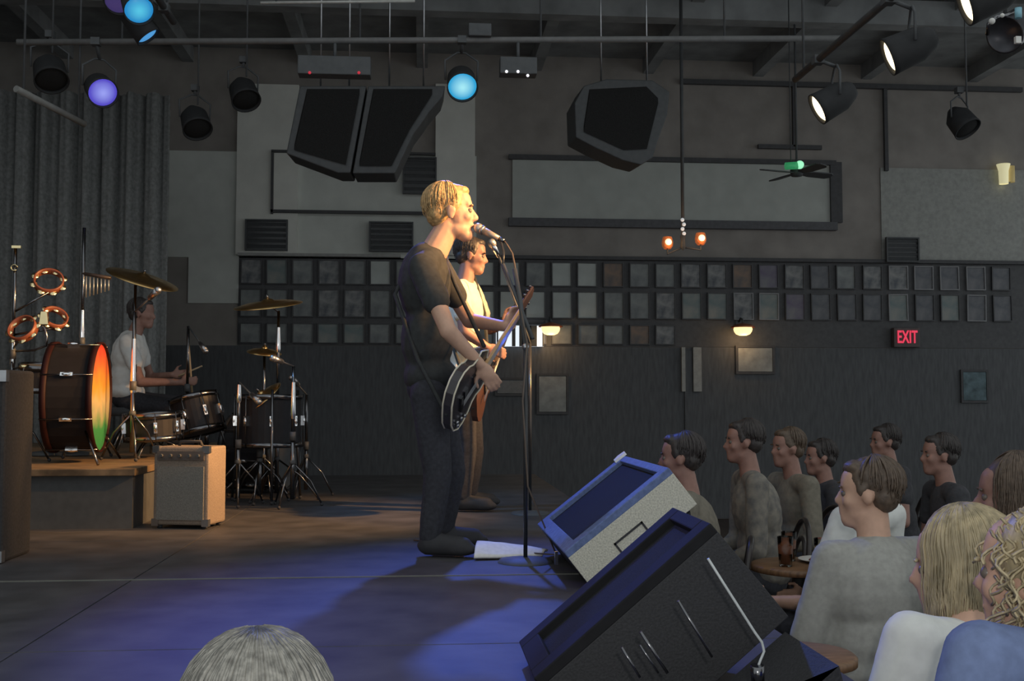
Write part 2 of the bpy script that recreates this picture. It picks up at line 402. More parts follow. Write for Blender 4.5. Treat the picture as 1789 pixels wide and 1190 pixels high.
# EXIT sign
c = PY(1583, 590, WALLY - 0.1)
t = thing('exit_sign', 'red lit exit sign on the dark back wall', 'sign', (c.x, WALLY - 0.1, c.z - 0.14))
MB().box((c.x, WALLY - 0.08, c.z), (0.36, 0.10, 0.26)).build('housing', mat('exit_housing', (0.10, 0.08, 0.08), 0.6), t, 0.01)
cu = bpy.data.curves.new('exit_text', 'FONT'); cu.body = 'EXIT'; cu.align_x = 'CENTER'; cu.align_y = 'CENTER'; cu.size = 0.235; cu.extrude = 0.006; cu.space_character = 1.05; cu.offset = 0.004
to = bpy.data.objects.new('tmp_text', cu); COL.objects.link(to)
bpy.context.view_layer.update()
me = bpy.data.meshes.new_from_object(to.evaluated_get(bpy.context.evaluated_depsgraph_get())); bpy.data.objects.remove(to)
me.transform(Matrix.Scale(0.56, 4, (1, 0, 0))); me.transform(Matrix.Rotation(PI / 2, 4, 'X'))
me.materials.clear(); me.materials.append(glow('exit_red', (0.75, 0.04, 0.09), 0.85))
lo = bpy.data.objects.new('lettering', me); COL.objects.link(lo); lo.parent = t; lo.location = (0, -0.037, 0.14); lo['label'] = 'glowing red letters EXIT'

# wall lamps
def wall_lamp(u, v, label):
    c = PY(u, v, WALLY - 0.22)
    t = thing('wall_lamp', label, 'lamp', (c.x, WALLY - 0.03, c.z), 'glowing bowl wall lamps')
    MB().lathe([(0.0, -0.065), (0.05, -0.062), (0.09, -0.045), (0.115, -0.01), (0.122, 0.02), (0.115, 0.045), (0.0, 0.05)], c, n=20).build('glass_bowl', glow('lamp_amber', (1.0, 0.72, 0.33), 1.5), t)
    MB().lathe([(0.15, 0.04), (0.16, 0.05), (0.12, 0.075), (0.03, 0.1), (0.0, 0.1)], c, n=20).build('copper_cap', mat('copper', (0.45, 0.16, 0.08), 0.4, 0.6), t)
    MB().tube([c + V((0, 0, 0.1)), c + V((0, 0.02, 0.15)), c + V((0, 0.1, 0.17)), V((c.x, WALLY - 0.03, c.z + 0.12))], 0.012).build('arm', M_black, t)
    MB().cone((c.x, WALLY - 0.031, c.z + 0.12), (c.x, WALLY - 0.05, c.z + 0.12), 0.05).build('wall_plate', M_black, t)
    add_light('lamp_light', 'POINT', c - V((0, 0.05, 0.12)), 2.2, (1, 0.62, 0.3), size=0.08, parent=t)
wall_lamp(962, 577, 'glowing amber bowl wall lamp right of the guitar neck')
wall_lamp(1298, 578, 'glowing amber bowl wall lamp above the notice board')
c = PY(1757, 305, WALLY - 0.1)
t = thing('wall_sconce', 'small pale yellow lit sconce high on the wall at the far right', 'lamp', (c.x, WALLY - 0.03, c.z - 0.15))
MB().lathe([(0.06, -0.13), (0.065, 0.05), (0.085, 0.12), (0.09, 0.14), (0.0, 0.14)], c - V((0.03, 0, 0)), n=16).build('shade', glow('sconce_glow', (0.75, 0.70, 0.42), 0.6), t)
MB().lathe([(0.05, -0.1), (0.05, 0.12), (0.0, 0.125)], c + V((0.085, 0.02, 0)), n=12).build('side_shade', glow('sconce_dim', (0.42, 0.33, 0.14), 0.35), t)
MB().box((c.x + 0.02, WALLY - 0.045, c.z), (0.14, 0.05, 0.2)).build('back_plate', M_steel, t)

# chandelier on a rod
c = PY(1193, 412, 11.0)
t = thing('pendant_chandelier', 'small two-lamp pendant chandelier on a long dark rod', 'chandelier', (c.x, c.y, c.z))
MB().cone(c, (c.x, c.y, 6.1), 0.018, n=10).build('rod', M_black, t)
for k in range(4): MB().sph(c + V((0.008 * (-1) ** k, -0.02, 0.02 + k * 0.048)), 0.02).build('bead', glow('bead_glint', (0.85, 0.88, 0.9), 0.35, 0.1), t)  # beads glow as painted glints, no lamp inside
MB().lathe([(0.0, -0.16), (0.03, -0.12), (0.02, -0.05), (0.03, 0.0), (0.0, 0.02)], c).build('hub', M_black, t)
for u, v in ((1166, 424), (1224, 417)):
    p = PY(u, v, 11.0)
    arm = MB().tube([c + V((0, 0, -0.12)), (c + p) / 2 + V((0, 0, -0.12)), p + V((0, 0, -0.12)), p + V((0, 0, -0.06))], 0.009).build('arm', M_black, t)
    s = MB().lathe([(0.035, -0.065), (0.055, -0.04), (0.06, 0.0), (0.05, 0.05), (0.045, 0.06)], p).build('lamp_shade', glow('amber_dim', (0.55, 0.16, 0.05), 0.30), t)
    MB().sph(p + V((0, -0.045, 0.0)), 0.036).build('bulb', glow('bulb_warm', (1.0, 0.75, 0.42), 1.5), s)
    add_light('lamp_light', 'POINT', p + V((0, -0.12, -0.02)), 0.8, (1, 0.55, 0.25), size=0.04, parent=t)

# ceiling fan with a green lamp
c = PY(1392, 300, 11.5)
t = thing('ceiling_fan', 'dark ceiling fan hanging before the pale wall panel', 'fan', (c.x, c.y, c.z))
MB().cone(c + V((0, 0, 0.05)), (c.x, c.y, 6.1), 0.012, n=10).build('rod', M_black, t)
MB().lathe([(0, -0.06), (0.06, -0.05), (0.075, 0.0), (0.06, 0.05), (0.0, 0.06)], c).build('motor', M_black, t)
for a in (0.3, 0.3 + PI / 2, 0.3 + PI, 0.3 + 1.5 * PI):
    dv = V((math.cos(a), math.sin(a), 0))
    R_ = lookrot(V((-math.sin(a) * 0.2, math.cos(a) * 0.2, 1)), dv)
    b = MB(); X = dv; Yv = (R_ @ V((0, 0, 1))).cross(dv).normalized()
    b.prism([(0.05, -0.03), (0.18, -0.065), (0.42, -0.07), (0.46, -0.04), (0.46, 0.04), (0.42, 0.07), (0.18, 0.065), (0.05, 0.03)], (0, 0, 0.012), c + dv * 0 + V((0, 0, -0.02)), X, Yv)
    b.build('blade', M_black, t)
c2 = PY(1388, 289, 11.3)
t = thing('green_lamp', 'small green glowing spot lamp beside the ceiling fan', 'lamp', c2)
MB().cone(c2 + V((-0.10, 0, -0.01)), c2 + V((0.03, 0, 0)), 0.04, 0.042).build('lamp_body', glow('green_body', (0.04, 0.34, 0.13), 0.45), t)
MB().sph(c2 + V((0.055, -0.01, 0.005)), 0.046).build('bulb', glow('green_bulb', (0.35, 0.9, 0.55), 0.9), t)
MB().cone(c2 + V((-0.04, 0, 0.03)), V((c2.x - 0.04, c2.y, 6.1)), 0.006, n=6).build('cord', M_black, t)

# ================================================================== LIGHTING RIG
def pipe(a, b, label, r=0.022, m=None, drops=()):
    a, b = V(a), V(b)
    t = thing('lighting_pipe', label, 'pipe', (a + b) / 2)
    MB().cone(a, b, r, n=12).build('pipe', m or mat('grey_pipe', (0.15, 0.15, 0.15), 0.6), t)
    for s in drops:
        p = a.lerp(b, s); MB().cone(p, (p.x, p.y, max(6.1, p.z + 0.3)), 0.008, n=6).build('hanger', M_black, t)
    return t
pA0, pA1 = PY(30, 74, 7.5), PY(1470, 67, 7.5)
pipe(pA0, pA1, 'long grey lighting pipe crossing above the stage', drops=(0.12, 0.4, 0.62, 0.85))
pB0, pB1 = PY(455, 5, 7.0), PY(725, 2, 7.0)
pipe(pB0, pB1, 'short pale pipe at the top edge above the hanging speakers', m=mat('pale_pipe', (0.42, 0.42, 0.4), 0.5), r=0.009, drops=(0.1, 0.9))
pipe((2.4, 3.6, 3.62), (2.4, 6.7, 3.62), 'lighting pipe running back carrying the three warm lamps', m=M_black, drops=(0.5, 0.95))
pipe(PY(28, 155, 7.0), PY(148, 217, 7.6), 'slanting dim pipe at upper left below the purple lamp', m=mat('dim_pipe', (0.2, 0.2, 0.19), 0.6), drops=(0.1, 0.9))
pipe((-1.62, 3.4, 4.02), (-1.62, 7.1, 4.02), 'lighting pipe running back carrying the upper left blue lamps', m=M_black, drops=(0.5, 0.95))

def yk_x(m): return m.x
def par_can(u, v, Y, aim, lensmat, label, energy, color, r=0.09, hang=None, angle=45, pos=None, group=None, blend=0.7):
    p = V(pos) if pos else PY(u, v, Y)
    d = (V(aim) - p).normalized(); M = lookrot(d)
    t = thing('stage_lamp', label, 'stage light', p, group or 'stage lamps on the overhead pipes')
    L = 0.24; back = p - d * L
    # can: open front rim slightly ahead of the lens
    pr = [(0.0, -L), (0.045, -L), (0.06, -L + 0.02), (r * 1.0, -L + 0.09), (r * 1.08, -0.02), (r * 1.12, 0.012), (r * 1.04, 0.012), (r * 1.01, -0.012)]
    MB().lathe(pr, p, M, 28).build('can', mat('lamp_black', (0.03, 0.031, 0.033), 0.7, spec=0.3), t)
    MB().lathe([(r * 1.01, -0.012), (r * 0.8, 0.0), (r * 0.45, 0.008), (0.0, 0.011)], p, M, 28).build('lens', lensmat, t)
    x = M @ V((1, 0, 0)); mid = p - d * 0.12
    top = hang if hang is not None else mid + V((0, 0, 0.26))
    if hang is not None and top[2] is None: top = (yk_x(mid), 7.5, pA0.z + (pA1.z - pA0.z) * (mid.x - pA0.x) / (pA1.x - pA0.x))
    top = V(top)
    yk = mid + V((0, 0, 0.2))
    MB().tube([mid + x * r * 1.15, mid + x * r * 1.2 + V((0, 0, 0.14)), yk + x * 0.03, yk, yk - x * 0.03, mid - x * r * 1.2 + V((0, 0, 0.14)), mid - x * r * 1.15], 0.008, 6).build('yoke', M_black, t)
    if hang is None: top = V((yk.x, yk.y, top.z))
    elif top.x == 0: top.x = yk.x
    MB().cone(yk, top, 0.012, n=8).build('stem', M_black, t)
    MB().box(top, (0.06, 0.06, 0.05)).build('clamp', M_black, t)
    if energy > 0: add_light('lamp_beam', 'SPOT', p + d * 0.03, energy, color, aim, size=0.06, angle=angle, blend=blend, parent=t)
    return t
G_cyan = lens_glow('gel_cyan', (0.03, 0.36, 0.66), (0.42, 0.88, 0.95), 0.1); G_cyan2 = lens_glow('gel_blue_cyan', (0.02, 0.24, 0.55), (0.10, 0.60, 0.80), 0.08)
G_purple = lens_glow('gel_purple', (0.09, 0.07, 0.55), (0.34, 0.38, 0.92), 0.094); G_pblue = glow('gel_pale_blue', (0.08, 0.34, 0.72), 0.8)
G_warm = glow('gel_warm', (1.0, 0.80, 0.48), 3.0)
G_dimp = glow('gel_dim_purple', (0.05, 0.035, 0.13), 0.8)
BL = (0.10, 0.16, 1.0); CY = (0.15, 0.45, 1.0); PU = (0.32, 0.12, 1.0); WM = (1.0, 0.52, 0.19)
BLP = 230
par_can(180, 162, 7.5, (0.35, 3.3, 0.83), G_purple, 'purple-blue stage lamp hanging at upper left above the drummer', BLP * 0.45, PU, 0.094, angle=34, blend=1.0, hang=(0, 7.5, None))
par_can(808, 152, 7.5, (0.45, 4.0, 0.95), G_cyan, 'bright cyan stage lamp hanging above the singer', 380, (0.08, 0.18, 1.0), 0.099, angle=46, blend=1.0, hang=(0, 7.5, None))
par_can(243, 18, 6.3, (-0.05, 3.2, 0.83), G_cyan2, 'cyan stage lamp at the top edge, upper of two at left', 230, (0.12, 0.2, 1.0), 0.08, angle=30, blend=1.0, hang=(-1.62, 6.3, 4.02))
par_can(258, 63, 6.9, (0.6, 7.3, 0.83), G_pblue, 'pale blue stage lamp seen nearly edge-on under the cyan one', BLP * 0.6, CY, 0.075, hang=(-1.62, 6.85, 4.02))
par_can(210, -2, 6.6, (0.5, 3.2, 0.8), G_dimp, 'dim purple stage lamp cut by the top edge', 0, PU, 0.09)
WP = 620
par_can(0, 0, 0, (-0.4, 6.75, 1.75), G_warm, 'warm white stage lamp, farthest of the three at right', 1100, WM, 0.09, pos=(2.4, 6.3, 3.32), hang=(2.4, 6.3, 3.62), angle=50, blend=0.8)
par_can(0, 0, 0, (0.30, 5.95, 2.45), G_warm, 'warm white stage lamp, middle one of the three at right', WP, WM, 0.09, pos=(2.4, 5.3, 3.32), hang=(2.4, 5.3, 3.62), angle=36, blend=0.9)
par_can(0, 0, 0, (0.25, 5.25, 2.50), G_warm, 'warm white stage lamp cut by the top edge, nearest of the three at right', WP, WM, 0.09, pos=(2.42, 4.55, 3.32), hang=(2.4, 4.55, 3.62), angle=30, blend=0.9)
par_can(0, 0, 0, (0.25, 5.2, 2.55), G_warm, 'added warm white stage lamp out of view on the same pipe, nearest the camera', WP * 0.9, WM, 0.09, pos=(2.42, 3.75, 3.32), hang=(2.4, 3.75, 3.62), angle=24, blend=0.9)  # lamp added out of view to light the near side of the singer

# chrome lamp bracket top right
c = PY(1757, 60, 5.2)
t = thing('unlit_stage_lamp', 'unlit chrome stage lamp with clamp in the top right corner', 'stage light', c)
M = lookrot(V((-0.75, -0.5, -0.45)))
MB().lathe([(0, -0.2), (0.04, -0.2), (0.055, -0.17), (0.085, -0.08), (0.09, 0.0), (0.096, 0.012), (0.086, 0.012), (0.08, -0.01), (0, -0.012)], c, M, 24).build('can', mat('dark_can', (0.07, 0.07, 0.08), 0.35, 0.5), t)
MB().tube([PY(1725, 60, 5.15), PY(1727, 42, 5.1), PY(1740, 30, 5.1), PY(1757, 27, 5.15), PY(1780, 14, 5.2)], 0.010, 8).build('yoke', M_chrome, t)
MB().sph(PY(1733, 37, 5.08), 0.016).build('wing_bolt', M_white, t)
MB().sph(PY(1751, 27, 5.08), 0.011).build('wing_bolt', M_white, t)
MB().box(PY(1778, 70, 5.1), (0.028, 0.02, 0.034)).build('tag', M_white, t)
MB().cone(PY(1779, 32, 5.1), PY(1779, 14, 5.1), 0.017).build('plug', mat('blue_plug', (0.25, 0.5, 0.6), 0.4), t)
MB().cone(c + V((0, 0, 0.05)), (c.x, c.y, 6.0), 0.01, n=8).build('stem', M_black, t)

# dimmer packs with indicator lights on the pipe
def dimmer(u, v, w, h, leds, label, lm):
    p = PY(u, v, 7.5)
    t = thing('dimmer_pack', label, 'dimmer', p)
    MB().box(p, (w, 0.12, h)).build('case', M_black, t, 0.006)
    pz = pA0.lerp(pA1, (p.x - pA0.x) / (pA1.x - pA0.x))
    MB().cone(p + V((0, 0, h / 2)), V((p.x, p.y, pz.z)), 0.012, n=8).build('bracket', M_black, t)
    for (lu, lv) in leds:
        q = PY(lu, lv, 7.436); MB().sph(q, 0.011, 10, 6).build('indicator', lm, t)
dimmer(585, 118, 0.50, 0.13, ((541, 127), (627, 127)), 'black dimmer pack with two red indicator lights above the hanging speakers', glow('led_red', (0.5, 0.03, 0.05), 0.7))
dimmer(905, 118, 0.26, 0.12, ((885, 125), (905, 125), (922, 132)), 'black dimmer pack with three white indicator lights right of the cyan lamp', glow('led_white', (0.8, 0.8, 0.85), 1.0))
dimmer(838, 56, 0.16, 0.09, (), 'small pale junction box on the long lighting pipe', None)
bpy.data.objects['dimmer_pack.002'].children[0].data.materials[0] = mat('junction_grey', (0.2, 0.2, 0.2), 0.6)

# ================================================================== HANGING SPEAKERS
M_grille = mat('speaker_grille', (0.02, 0.02, 0.02), 0.85, spec=0.2, scale=300, var=0.4, bump=0.3)
def hung_box(t, poly, Y, depth, m=M_black):
    """front outline traced at depth Y, real thickness behind"""
    pts = [PY(u, v, Y) for u, v in poly]
    mb = MB(); n = len(pts); b = [V((p.x * 1.0, p.y + depth, p.z + 0.05)) for p in pts]
    mb.add(pts + b, [tuple(range(n)), tuple(n + i for i in reversed(range(n)))] + [(i, n + i, n + (i + 1) % n, (i + 1) % n) for i in range(n)])
    return mb
c = PY(620, 200, 9.0)
t = thing('hanging_speaker_cluster', 'big black speaker cluster hanging above and left of the singer', 'speaker', (c.x, c.y, c.z))
hung_box(t, [(524, 150), (640, 150), (612, 302), (590, 302), (500, 268)], 9.0, 0.6).build('cabinet', M_black, t, 0.01)
hung_box(t, [(643, 150), (778, 150), (772, 170), (748, 198), (742, 208), (722, 235), (690, 303), (616, 303)], 9.0, 0.62).build('cabinet', M_black, t, 0.01)
hung_box(t, [(536, 165), (628, 165), (604, 288), (514, 262)], 8.985, 0.012).build('grille', M_grille, t)
hung_box(t, [(652, 165), (755, 165), (716, 226), (684, 290), (628, 290)], 8.985, 0.012).build('grille', M_grille, t)
for u in (560, 610, 680, 740):
    p = PY(u, 152, 9.2); MB().cone(p, (p.x, p.y, 6.1), 0.008, n=6).build('chain', M_steel, t)
c = PY(1090, 200, 9.5)
t = thing('hanging_round_speaker', 'dark rounded speaker hanging right of the cyan lamp', 'speaker', (c.x, c.y, c.z))
hung_box(t, [(1020, 150), (1060, 138), (1140, 140), (1170, 160), (1166, 200), (1148, 250), (1140, 276), (1120, 288), (1088, 280), (1040, 258), (1006, 240), (1004, 180)], 9.5, 0.55).build('cabinet', M_black, t, 0.01)
hung_box(t, [(1030, 165), (1130, 160), (1150, 180), (1130, 260), (1090, 262), (1020, 230)], 9.485, 0.012).build('grille', M_grille, t)
for u in (1050, 1130):
    p = PY(u, 142, 9.7); MB().cone(p, (p.x, p.y, 6.1), 0.008, n=6).build('chain', M_steel, t)
# smaller unlit cans hanging as dark shapes
for u, v, Y, lab in ((430, 175, 9.0, 'small unlit black lamp hanging before the left pilaster'), (345, 225, 9.0, 'unlit black lamp hanging left of the hanging speakers'), (1690, 225, 9.0, 'small unlit black lamp at the upper right before the wall'), (90, 140, 8.0, 'unlit dusty lamp hanging left of the purple lamp')):
    p = PY(u, v, Y)
    tt = par_can(u, v, Y, p + V((0.3, -0.5, -0.8)), M_grille, lab, 0, CY, 0.11, group='unlit stage lamps')
    MB().cone(p + V((0, 0, 0.2)), (p.x, p.y, 6.1), 0.008, n=6).build('hanger', M_black, tt)

# ================================================================== STAGE MONITORS
M_greypanel = mat('grey_carpet_side', (0.62, 0.60, 0.51), 0.9, scale=160, var=0.25, bump=0.3)
M_bluespill = mat('blue_spill_rim', (0.13, 0.18, 0.36), 0.75, scale=60, var=0.2)  # blue stage light put into the rim colour
M_blackside = mat('black_cabinet_side', (0.026, 0.026, 0.029), 0.7, scale=160, var=0.3, bump=0.2)
def monitor(Y0, w, P1, long, short, ang, sidemat, rimmat, label):
    """tilted cabinet: near side at depth Y0, P1 = lower front corner; baffle faces left and up"""
    a = math.radians(ang)
    e = V((math.cos(a), 0, math.sin(a)))       # up along the baffle
    s = V((math.sin(a), 0, -math.cos(a)))      # from baffle to back
    P1 = V(P1); y = V((0, 1, 0))
    t = thing('stage_monitor', label, 'stage monitor', (P1.x + 0.2, Y0 + w / 2, STAGE), 'floor monitors along the stage front')
    body = MB().prism([(0, 0.03), (long, 0.03), (long, short), (0, short)], y * (w - 0.02), P1 + y * 0.01, e, s)
    body.build('cabinet', M_blackside, t, 0.006)
    for k, yy in enumerate((0.0, w - 0.012)):
        MB().prism([(0, 0.028), (long, 0.028), (long, short), (0, short)], y * 0.012, P1 + y * yy, e, s).build('side_panel', sidemat, t, 0.002)
    # raised rim of the baffle
    rw = 0.075
    rim = MB()
    for (a0, a1, y0, y1) in ((0, long, 0, rw), (0, long, w - rw, w), (0, rw * 0.8, rw, w - rw), (long - rw * 0.5, long, rw, w - rw)):
        rim.prism([(a0, y0), (a1, y0), (a1, y1), (a0, y1)], s * 0.03, P1, e, y)
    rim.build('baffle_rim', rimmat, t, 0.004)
    MB().prism([(rw * 0.8, rw), (long - rw * 0.5, rw), (long - rw * 0.5, w - rw), (rw * 0.8, w - rw)], s * 0.01, P1 + s * 0.02, e, y).build('grille', M_grille, t)
    # wedge base from the back edge down to the floor
    B0 = P1 + s * short; B1 = B0 + e * long
    base = [(B0.x, B0.z), (B1.x - 0.02, B1.z - 0.03), (B1.x + 0.02, STAGE + 0.001), (B0.x - 0.0, STAGE + 0.001)]
    MB().prism(base, y * (w - 0.06), V((0, Y0 + 0.03, 0)), (1, 0, 0), (0, 0, 1)).build('wedge_base', M_blackside, t)
    return t, P1, e, s, y
p1 = PY(985, 965, 4.14)
tg, P1, e, s, y = monitor(4.14, 0.95, p1, 0.52, 0.18, 38, M_greypanel, M_bluespill, 'grey-sided stage monitor tilted toward the singer, with blue-lit rim')
# recessed handle on its side
hx = MB(); O = P1 - y * 0.003
ha, hb, hc, hd = 0.17, 0.31, 0.095, 0.175
for (a0, a1, b0, b1) in ((ha, hb, hc, hc + 0.008), (ha, ha + 0.008, hc, hd), (hb - 0.008, hb, hc, hd)):
    hx.prism([(a0, b0), (a1, b0), (a1, b1), (a0, b1)], y * 0.004, O, e, s)
hx.build('handle_recess', M_rubber, tg)
MB().prism([(ha + 0.02, hd - 0.02), (hb - 0.03, hd - 0.02), (hb - 0.03, hd - 0.008), (ha + 0.02, hd - 0.008)], y * 0.01, O - y * 0.006, e, s).build('handle', M_steel, tg)
# metal corner pieces, the far one coloured white as a flash glint
cr = P1 + e * 0.50 + y * 0.93
MB().prism([(-0.035, -0.03), (0.03, -0.035), (0.036, 0.02), (0.0, 0.035), (-0.03, 0.012)], -s * 0.012, cr, e, y).build('corner_guard', mat('glint_corner', (0.95, 0.95, 0.95), 0.3, var=0.01), tg)
MB().box(P1 + V((-0.03, -0.01, -0.02)), (0.012, 0.012, 0.05)).build('corner_guard', M_chrome, tg)
# nearest black monitor
p1 = PY(932, 1186, 2.62)
tb, Q1, e, s, y = monitor(2.22, 0.40, p1, 0.57, 0.30, 40, M_blackside, mat('black_rim', (0.014, 0.014, 0.016), 0.8, spec=0.2), 'black stage monitor nearest the camera, with bare metal trim lines')
def onside(u, v):
    r = ray(u, v); return CP + r * (2.213 / r.y)
for (a, b, rr) in (((1185, 1050), (1244, 1148), 0.0028), ((1119, 1104), (1166, 1176), 0.0035), ((1118, 1127), (1150, 1176), 0.0022), ((1086, 1131), (1118, 1184), 0.0028)):
    pa, pb = onside(*a), onside(*b); MB().cone(pa, pb, rr, n=6).build('trim_strip', M_chrome, tb)
# cable with plug on its back
pts = [onside(*q) for q in ((1237, 976), (1262, 1016), (1290, 1060), (1318, 1104), (1331, 1122), (1335, 1138), (1328, 1155), (1322, 1172), (1324, 1190))]
t = thing('monitor_cable', 'pale cable with plug running down the side of the nearest monitor', 'cable', pts[-1])
MB().tube(pts, 0.0028, 8).build('cable', mat('pale_cable', (0.5, 0.53, 0.53), 0.4), t)
MB().cone(pts[-2] + V((0, -0.004, 0.012)), pts[-1], 0.014, n=12).build('plug', M_chrome, t)
# white towel at the foot of the grey monitor
base = PZ(890, 980, STAGE)
tw = MB(); n, m = 26, 10; vs = []
A = PZ(828, 980, STAGE); B = PZ(948, 976, STAGE)
for i in range(n + 1):
    for j in range(m + 1):
        p = A.lerp(B, i / n) + V((0.03 * j / m, 0.26 * j / m, 0))
        nz = noise.noise(V((i * 0.12, j * 0.2, 3.3))) * 0.5 + 0.5
        taper = 1.0 - 0.75 * max(0, (i / n - 0.45) / 0.55)
        p.y = A.lerp(B, i / n).y + 0.20 * j / m * taper
        p.z = STAGE + 0.012 + (0.045 + 0.03 * nz) * math.sin(PI * min(1, j / m * 0.75 + 0.02)) * (1 - 0.5 * i / n)
        vs.append(p)
tw.add(vs, [(i * (m + 1) + j, (i + 1) * (m + 1) + j, (i + 1) * (m + 1) + j + 1, i * (m + 1) + j + 1) for i in range(n) for j in range(m)], True)
o = tag(tw.build('towel', mat('white_towel', (0.86, 0.84, 0.82), 0.9, scale=60, var=0.06)), 'crumpled white towel on the stage at the foot of the grey monitor', 'towel')
so = o.modifiers.new('thick', 'SOLIDIFY'); so.thickness = 0.01

# ================================================================== COMBO AMPLIFIER AND CASES
a0 = PZ(262, 926, STAGE); sc = 0.0
W_, D_, H_ = 0.33, 0.24, 0.44
t = thing('combo_amplifier', 'combo guitar amplifier with orange-lit side standing on stage beside the riser', 'amplifier', (a0.x + W_ / 2, a0.y + 0.1, STAGE))
R_ = Matrix.Rotation(math.radians(-14), 3, 'Z'); ac = V((a0.x + W_ / 2 + 0.02, a0.y + D_ / 2 + 0.03, STAGE + 0.02 + H_ / 2))
M_amp = mat('tan_tolex', (0.24, 0.19, 0.15), 0.7, scale=150, var=0.2, bump=0.2)
MB().box(ac, (W_, D_, H_), R_).build('cabinet', M_amp, t, 0.012)
MB().box(ac + R_ @ V((0, -D_ / 2 - 0.003, -0.04)), (W_ - 0.05, 0.012, H_ - 0.14), R_).build('speaker_cloth', mat('amp_cloth', (0.20, 0.19, 0.17), 0.9, scale=200, var=0.3), t)
MB().box(ac + R_ @ V((0, -D_ / 2 - 0.003, H_ / 2 - 0.05)), (W_ - 0.05, 0.012, 0.05), R_).build('control_panel', mat('amp_panel', (0.12, 0.10, 0.09), 0.4), t)
for k in range(5):
    q = ac + R_ @ V((-0.11 + k * 0.055, -D_ / 2 - 0.010, H_ / 2 - 0.05)); MB().cone(q, q + R_ @ V((0, -0.016, 0)), 0.011, 0.009, n=10).build('knob', M_black, t)
MB().tube([ac + R_ @ V((-0.07, 0, H_ / 2)), ac + R_ @ V((-0.06, 0, H_ / 2 + 0.025)), ac + R_ @ V((0.06, 0, H_ / 2 + 0.025)), ac + R_ @ V((0.07, 0, H_ / 2))], 0.009).build('handle', M_rubber, t)
for sx in (-1, 1):
    for sy in (-1, 1): q = ac + R_ @ V((sx * (W_ / 2 - 0.03), sy * (D_ / 2 - 0.03), -H_ / 2)); MB().cone(q, V((q.x, q.y, STAGE + 0.001)), 0.015, n=10).build('foot', M_rubber, t)
for sx in (-1, 1):
    for sz in (-1, 1): MB().box(ac + R_ @ V((sx * (W_ / 2 - 0.015), -D_ / 2 + 0.008, sz * (H_ / 2 - 0.015))), (0.04, 0.03, 0.04), R_).build('corner', M_steel, t)

c0 = PZ(46, 985, STAGE)
t = thing('speaker_stack', 'tall black speaker cabinet cut by the left edge of the frame', 'speaker', (c0.x - 0.3, c0.y + 0.3, STAGE))
zt = PY(40, 645, c0.y).z
MB().box((c0.x - 0.42, c0.y + 0.19, (STAGE + zt) / 2), (0.62, 0.36, zt - STAGE), None).build('cabinet', mat('worn_black_box', (0.03, 0.03, 0.032), 0.8, scale=80, var=0.3), t, 0.015)
MB().box((c0.x - 0.42, c0.y + 0.005, (STAGE + zt) / 2), (0.54, 0.02, zt - STAGE - 0.1)).build('grille', M_grille, t)
for z in (STAGE + 0.03, zt - 0.03):
    for dx in (-0.71, -0.13): MB().box((c0.x + dx, c0.y + 0.015, z), (0.05, 0.04, 0.05)).build('corner', M_steel, t)

# ================================================================== DRUMS
def cyl_drum(t, c, axis, r, h, shellmat, headmat, lugs=8, rot=0.0, hoopmat=None, name_head='batter_head'):
    M = lookrot(axis); c = V(c); ax = V(axis).normalized()
    MB().lathe([(0, -h / 2), (r, -h / 2), (r, h / 2), (0, h / 2)], c, M, 32, smooth=False).build('shell', shellmat, t)
    for sg in (-1, 1):
        q = c + ax * (sg * h / 2)
        MB().lathe([(r + 0.003, -0.018), (r + 0.014, -0.018), (r + 0.014, 0.018), (r + 0.004, 0.018), (r + 0.003, -0.018)], q, M, 32).build('hoop', hoopmat or M_chrome, t)
        MB().lathe([(r + 0.002, 0.004), (r * 0.6, 0.007), (0.0, 0.008)], q if sg > 0 else q, M if sg > 0 else lookrot(-ax), 32).build(name_head if sg > 0 else 'resonant_head', headmat if sg > 0 else M_black, t)
    for k in range(lugs):
        a = 2 * PI * k / lugs + rot
        d = M @ V((math.cos(a), math.sin(a), 0)); tang = M @ V((-math.sin(a), math.cos(a), 0))
        Rm = Matrix((tang, d, ax)).transposed()
        lug = MB().box(c + d * (r + 0.012), (0.022, 0.026, 0.07), Rm)
        lug.ell(c + d * (r + 0.02), (tang * 0.013, d * 0.013, ax * 0.03), 10, 6)
        lg = lug.build('lug', M_glint, t)
        MB().cone(c + d * (r + 0.016) + ax * (h / 2 + 0.02), c + d * (r + 0.016) - ax * (h / 2 + 0.02), 0.004, n=6).build('tension_rod', M_chrome, t)
M_shell = mat('drum_shell_black', (0.018, 0.018, 0.022), 0.5, spec=0.3)
M_head = mat('drum_head', (0.13, 0.13, 0.13), 0.6)

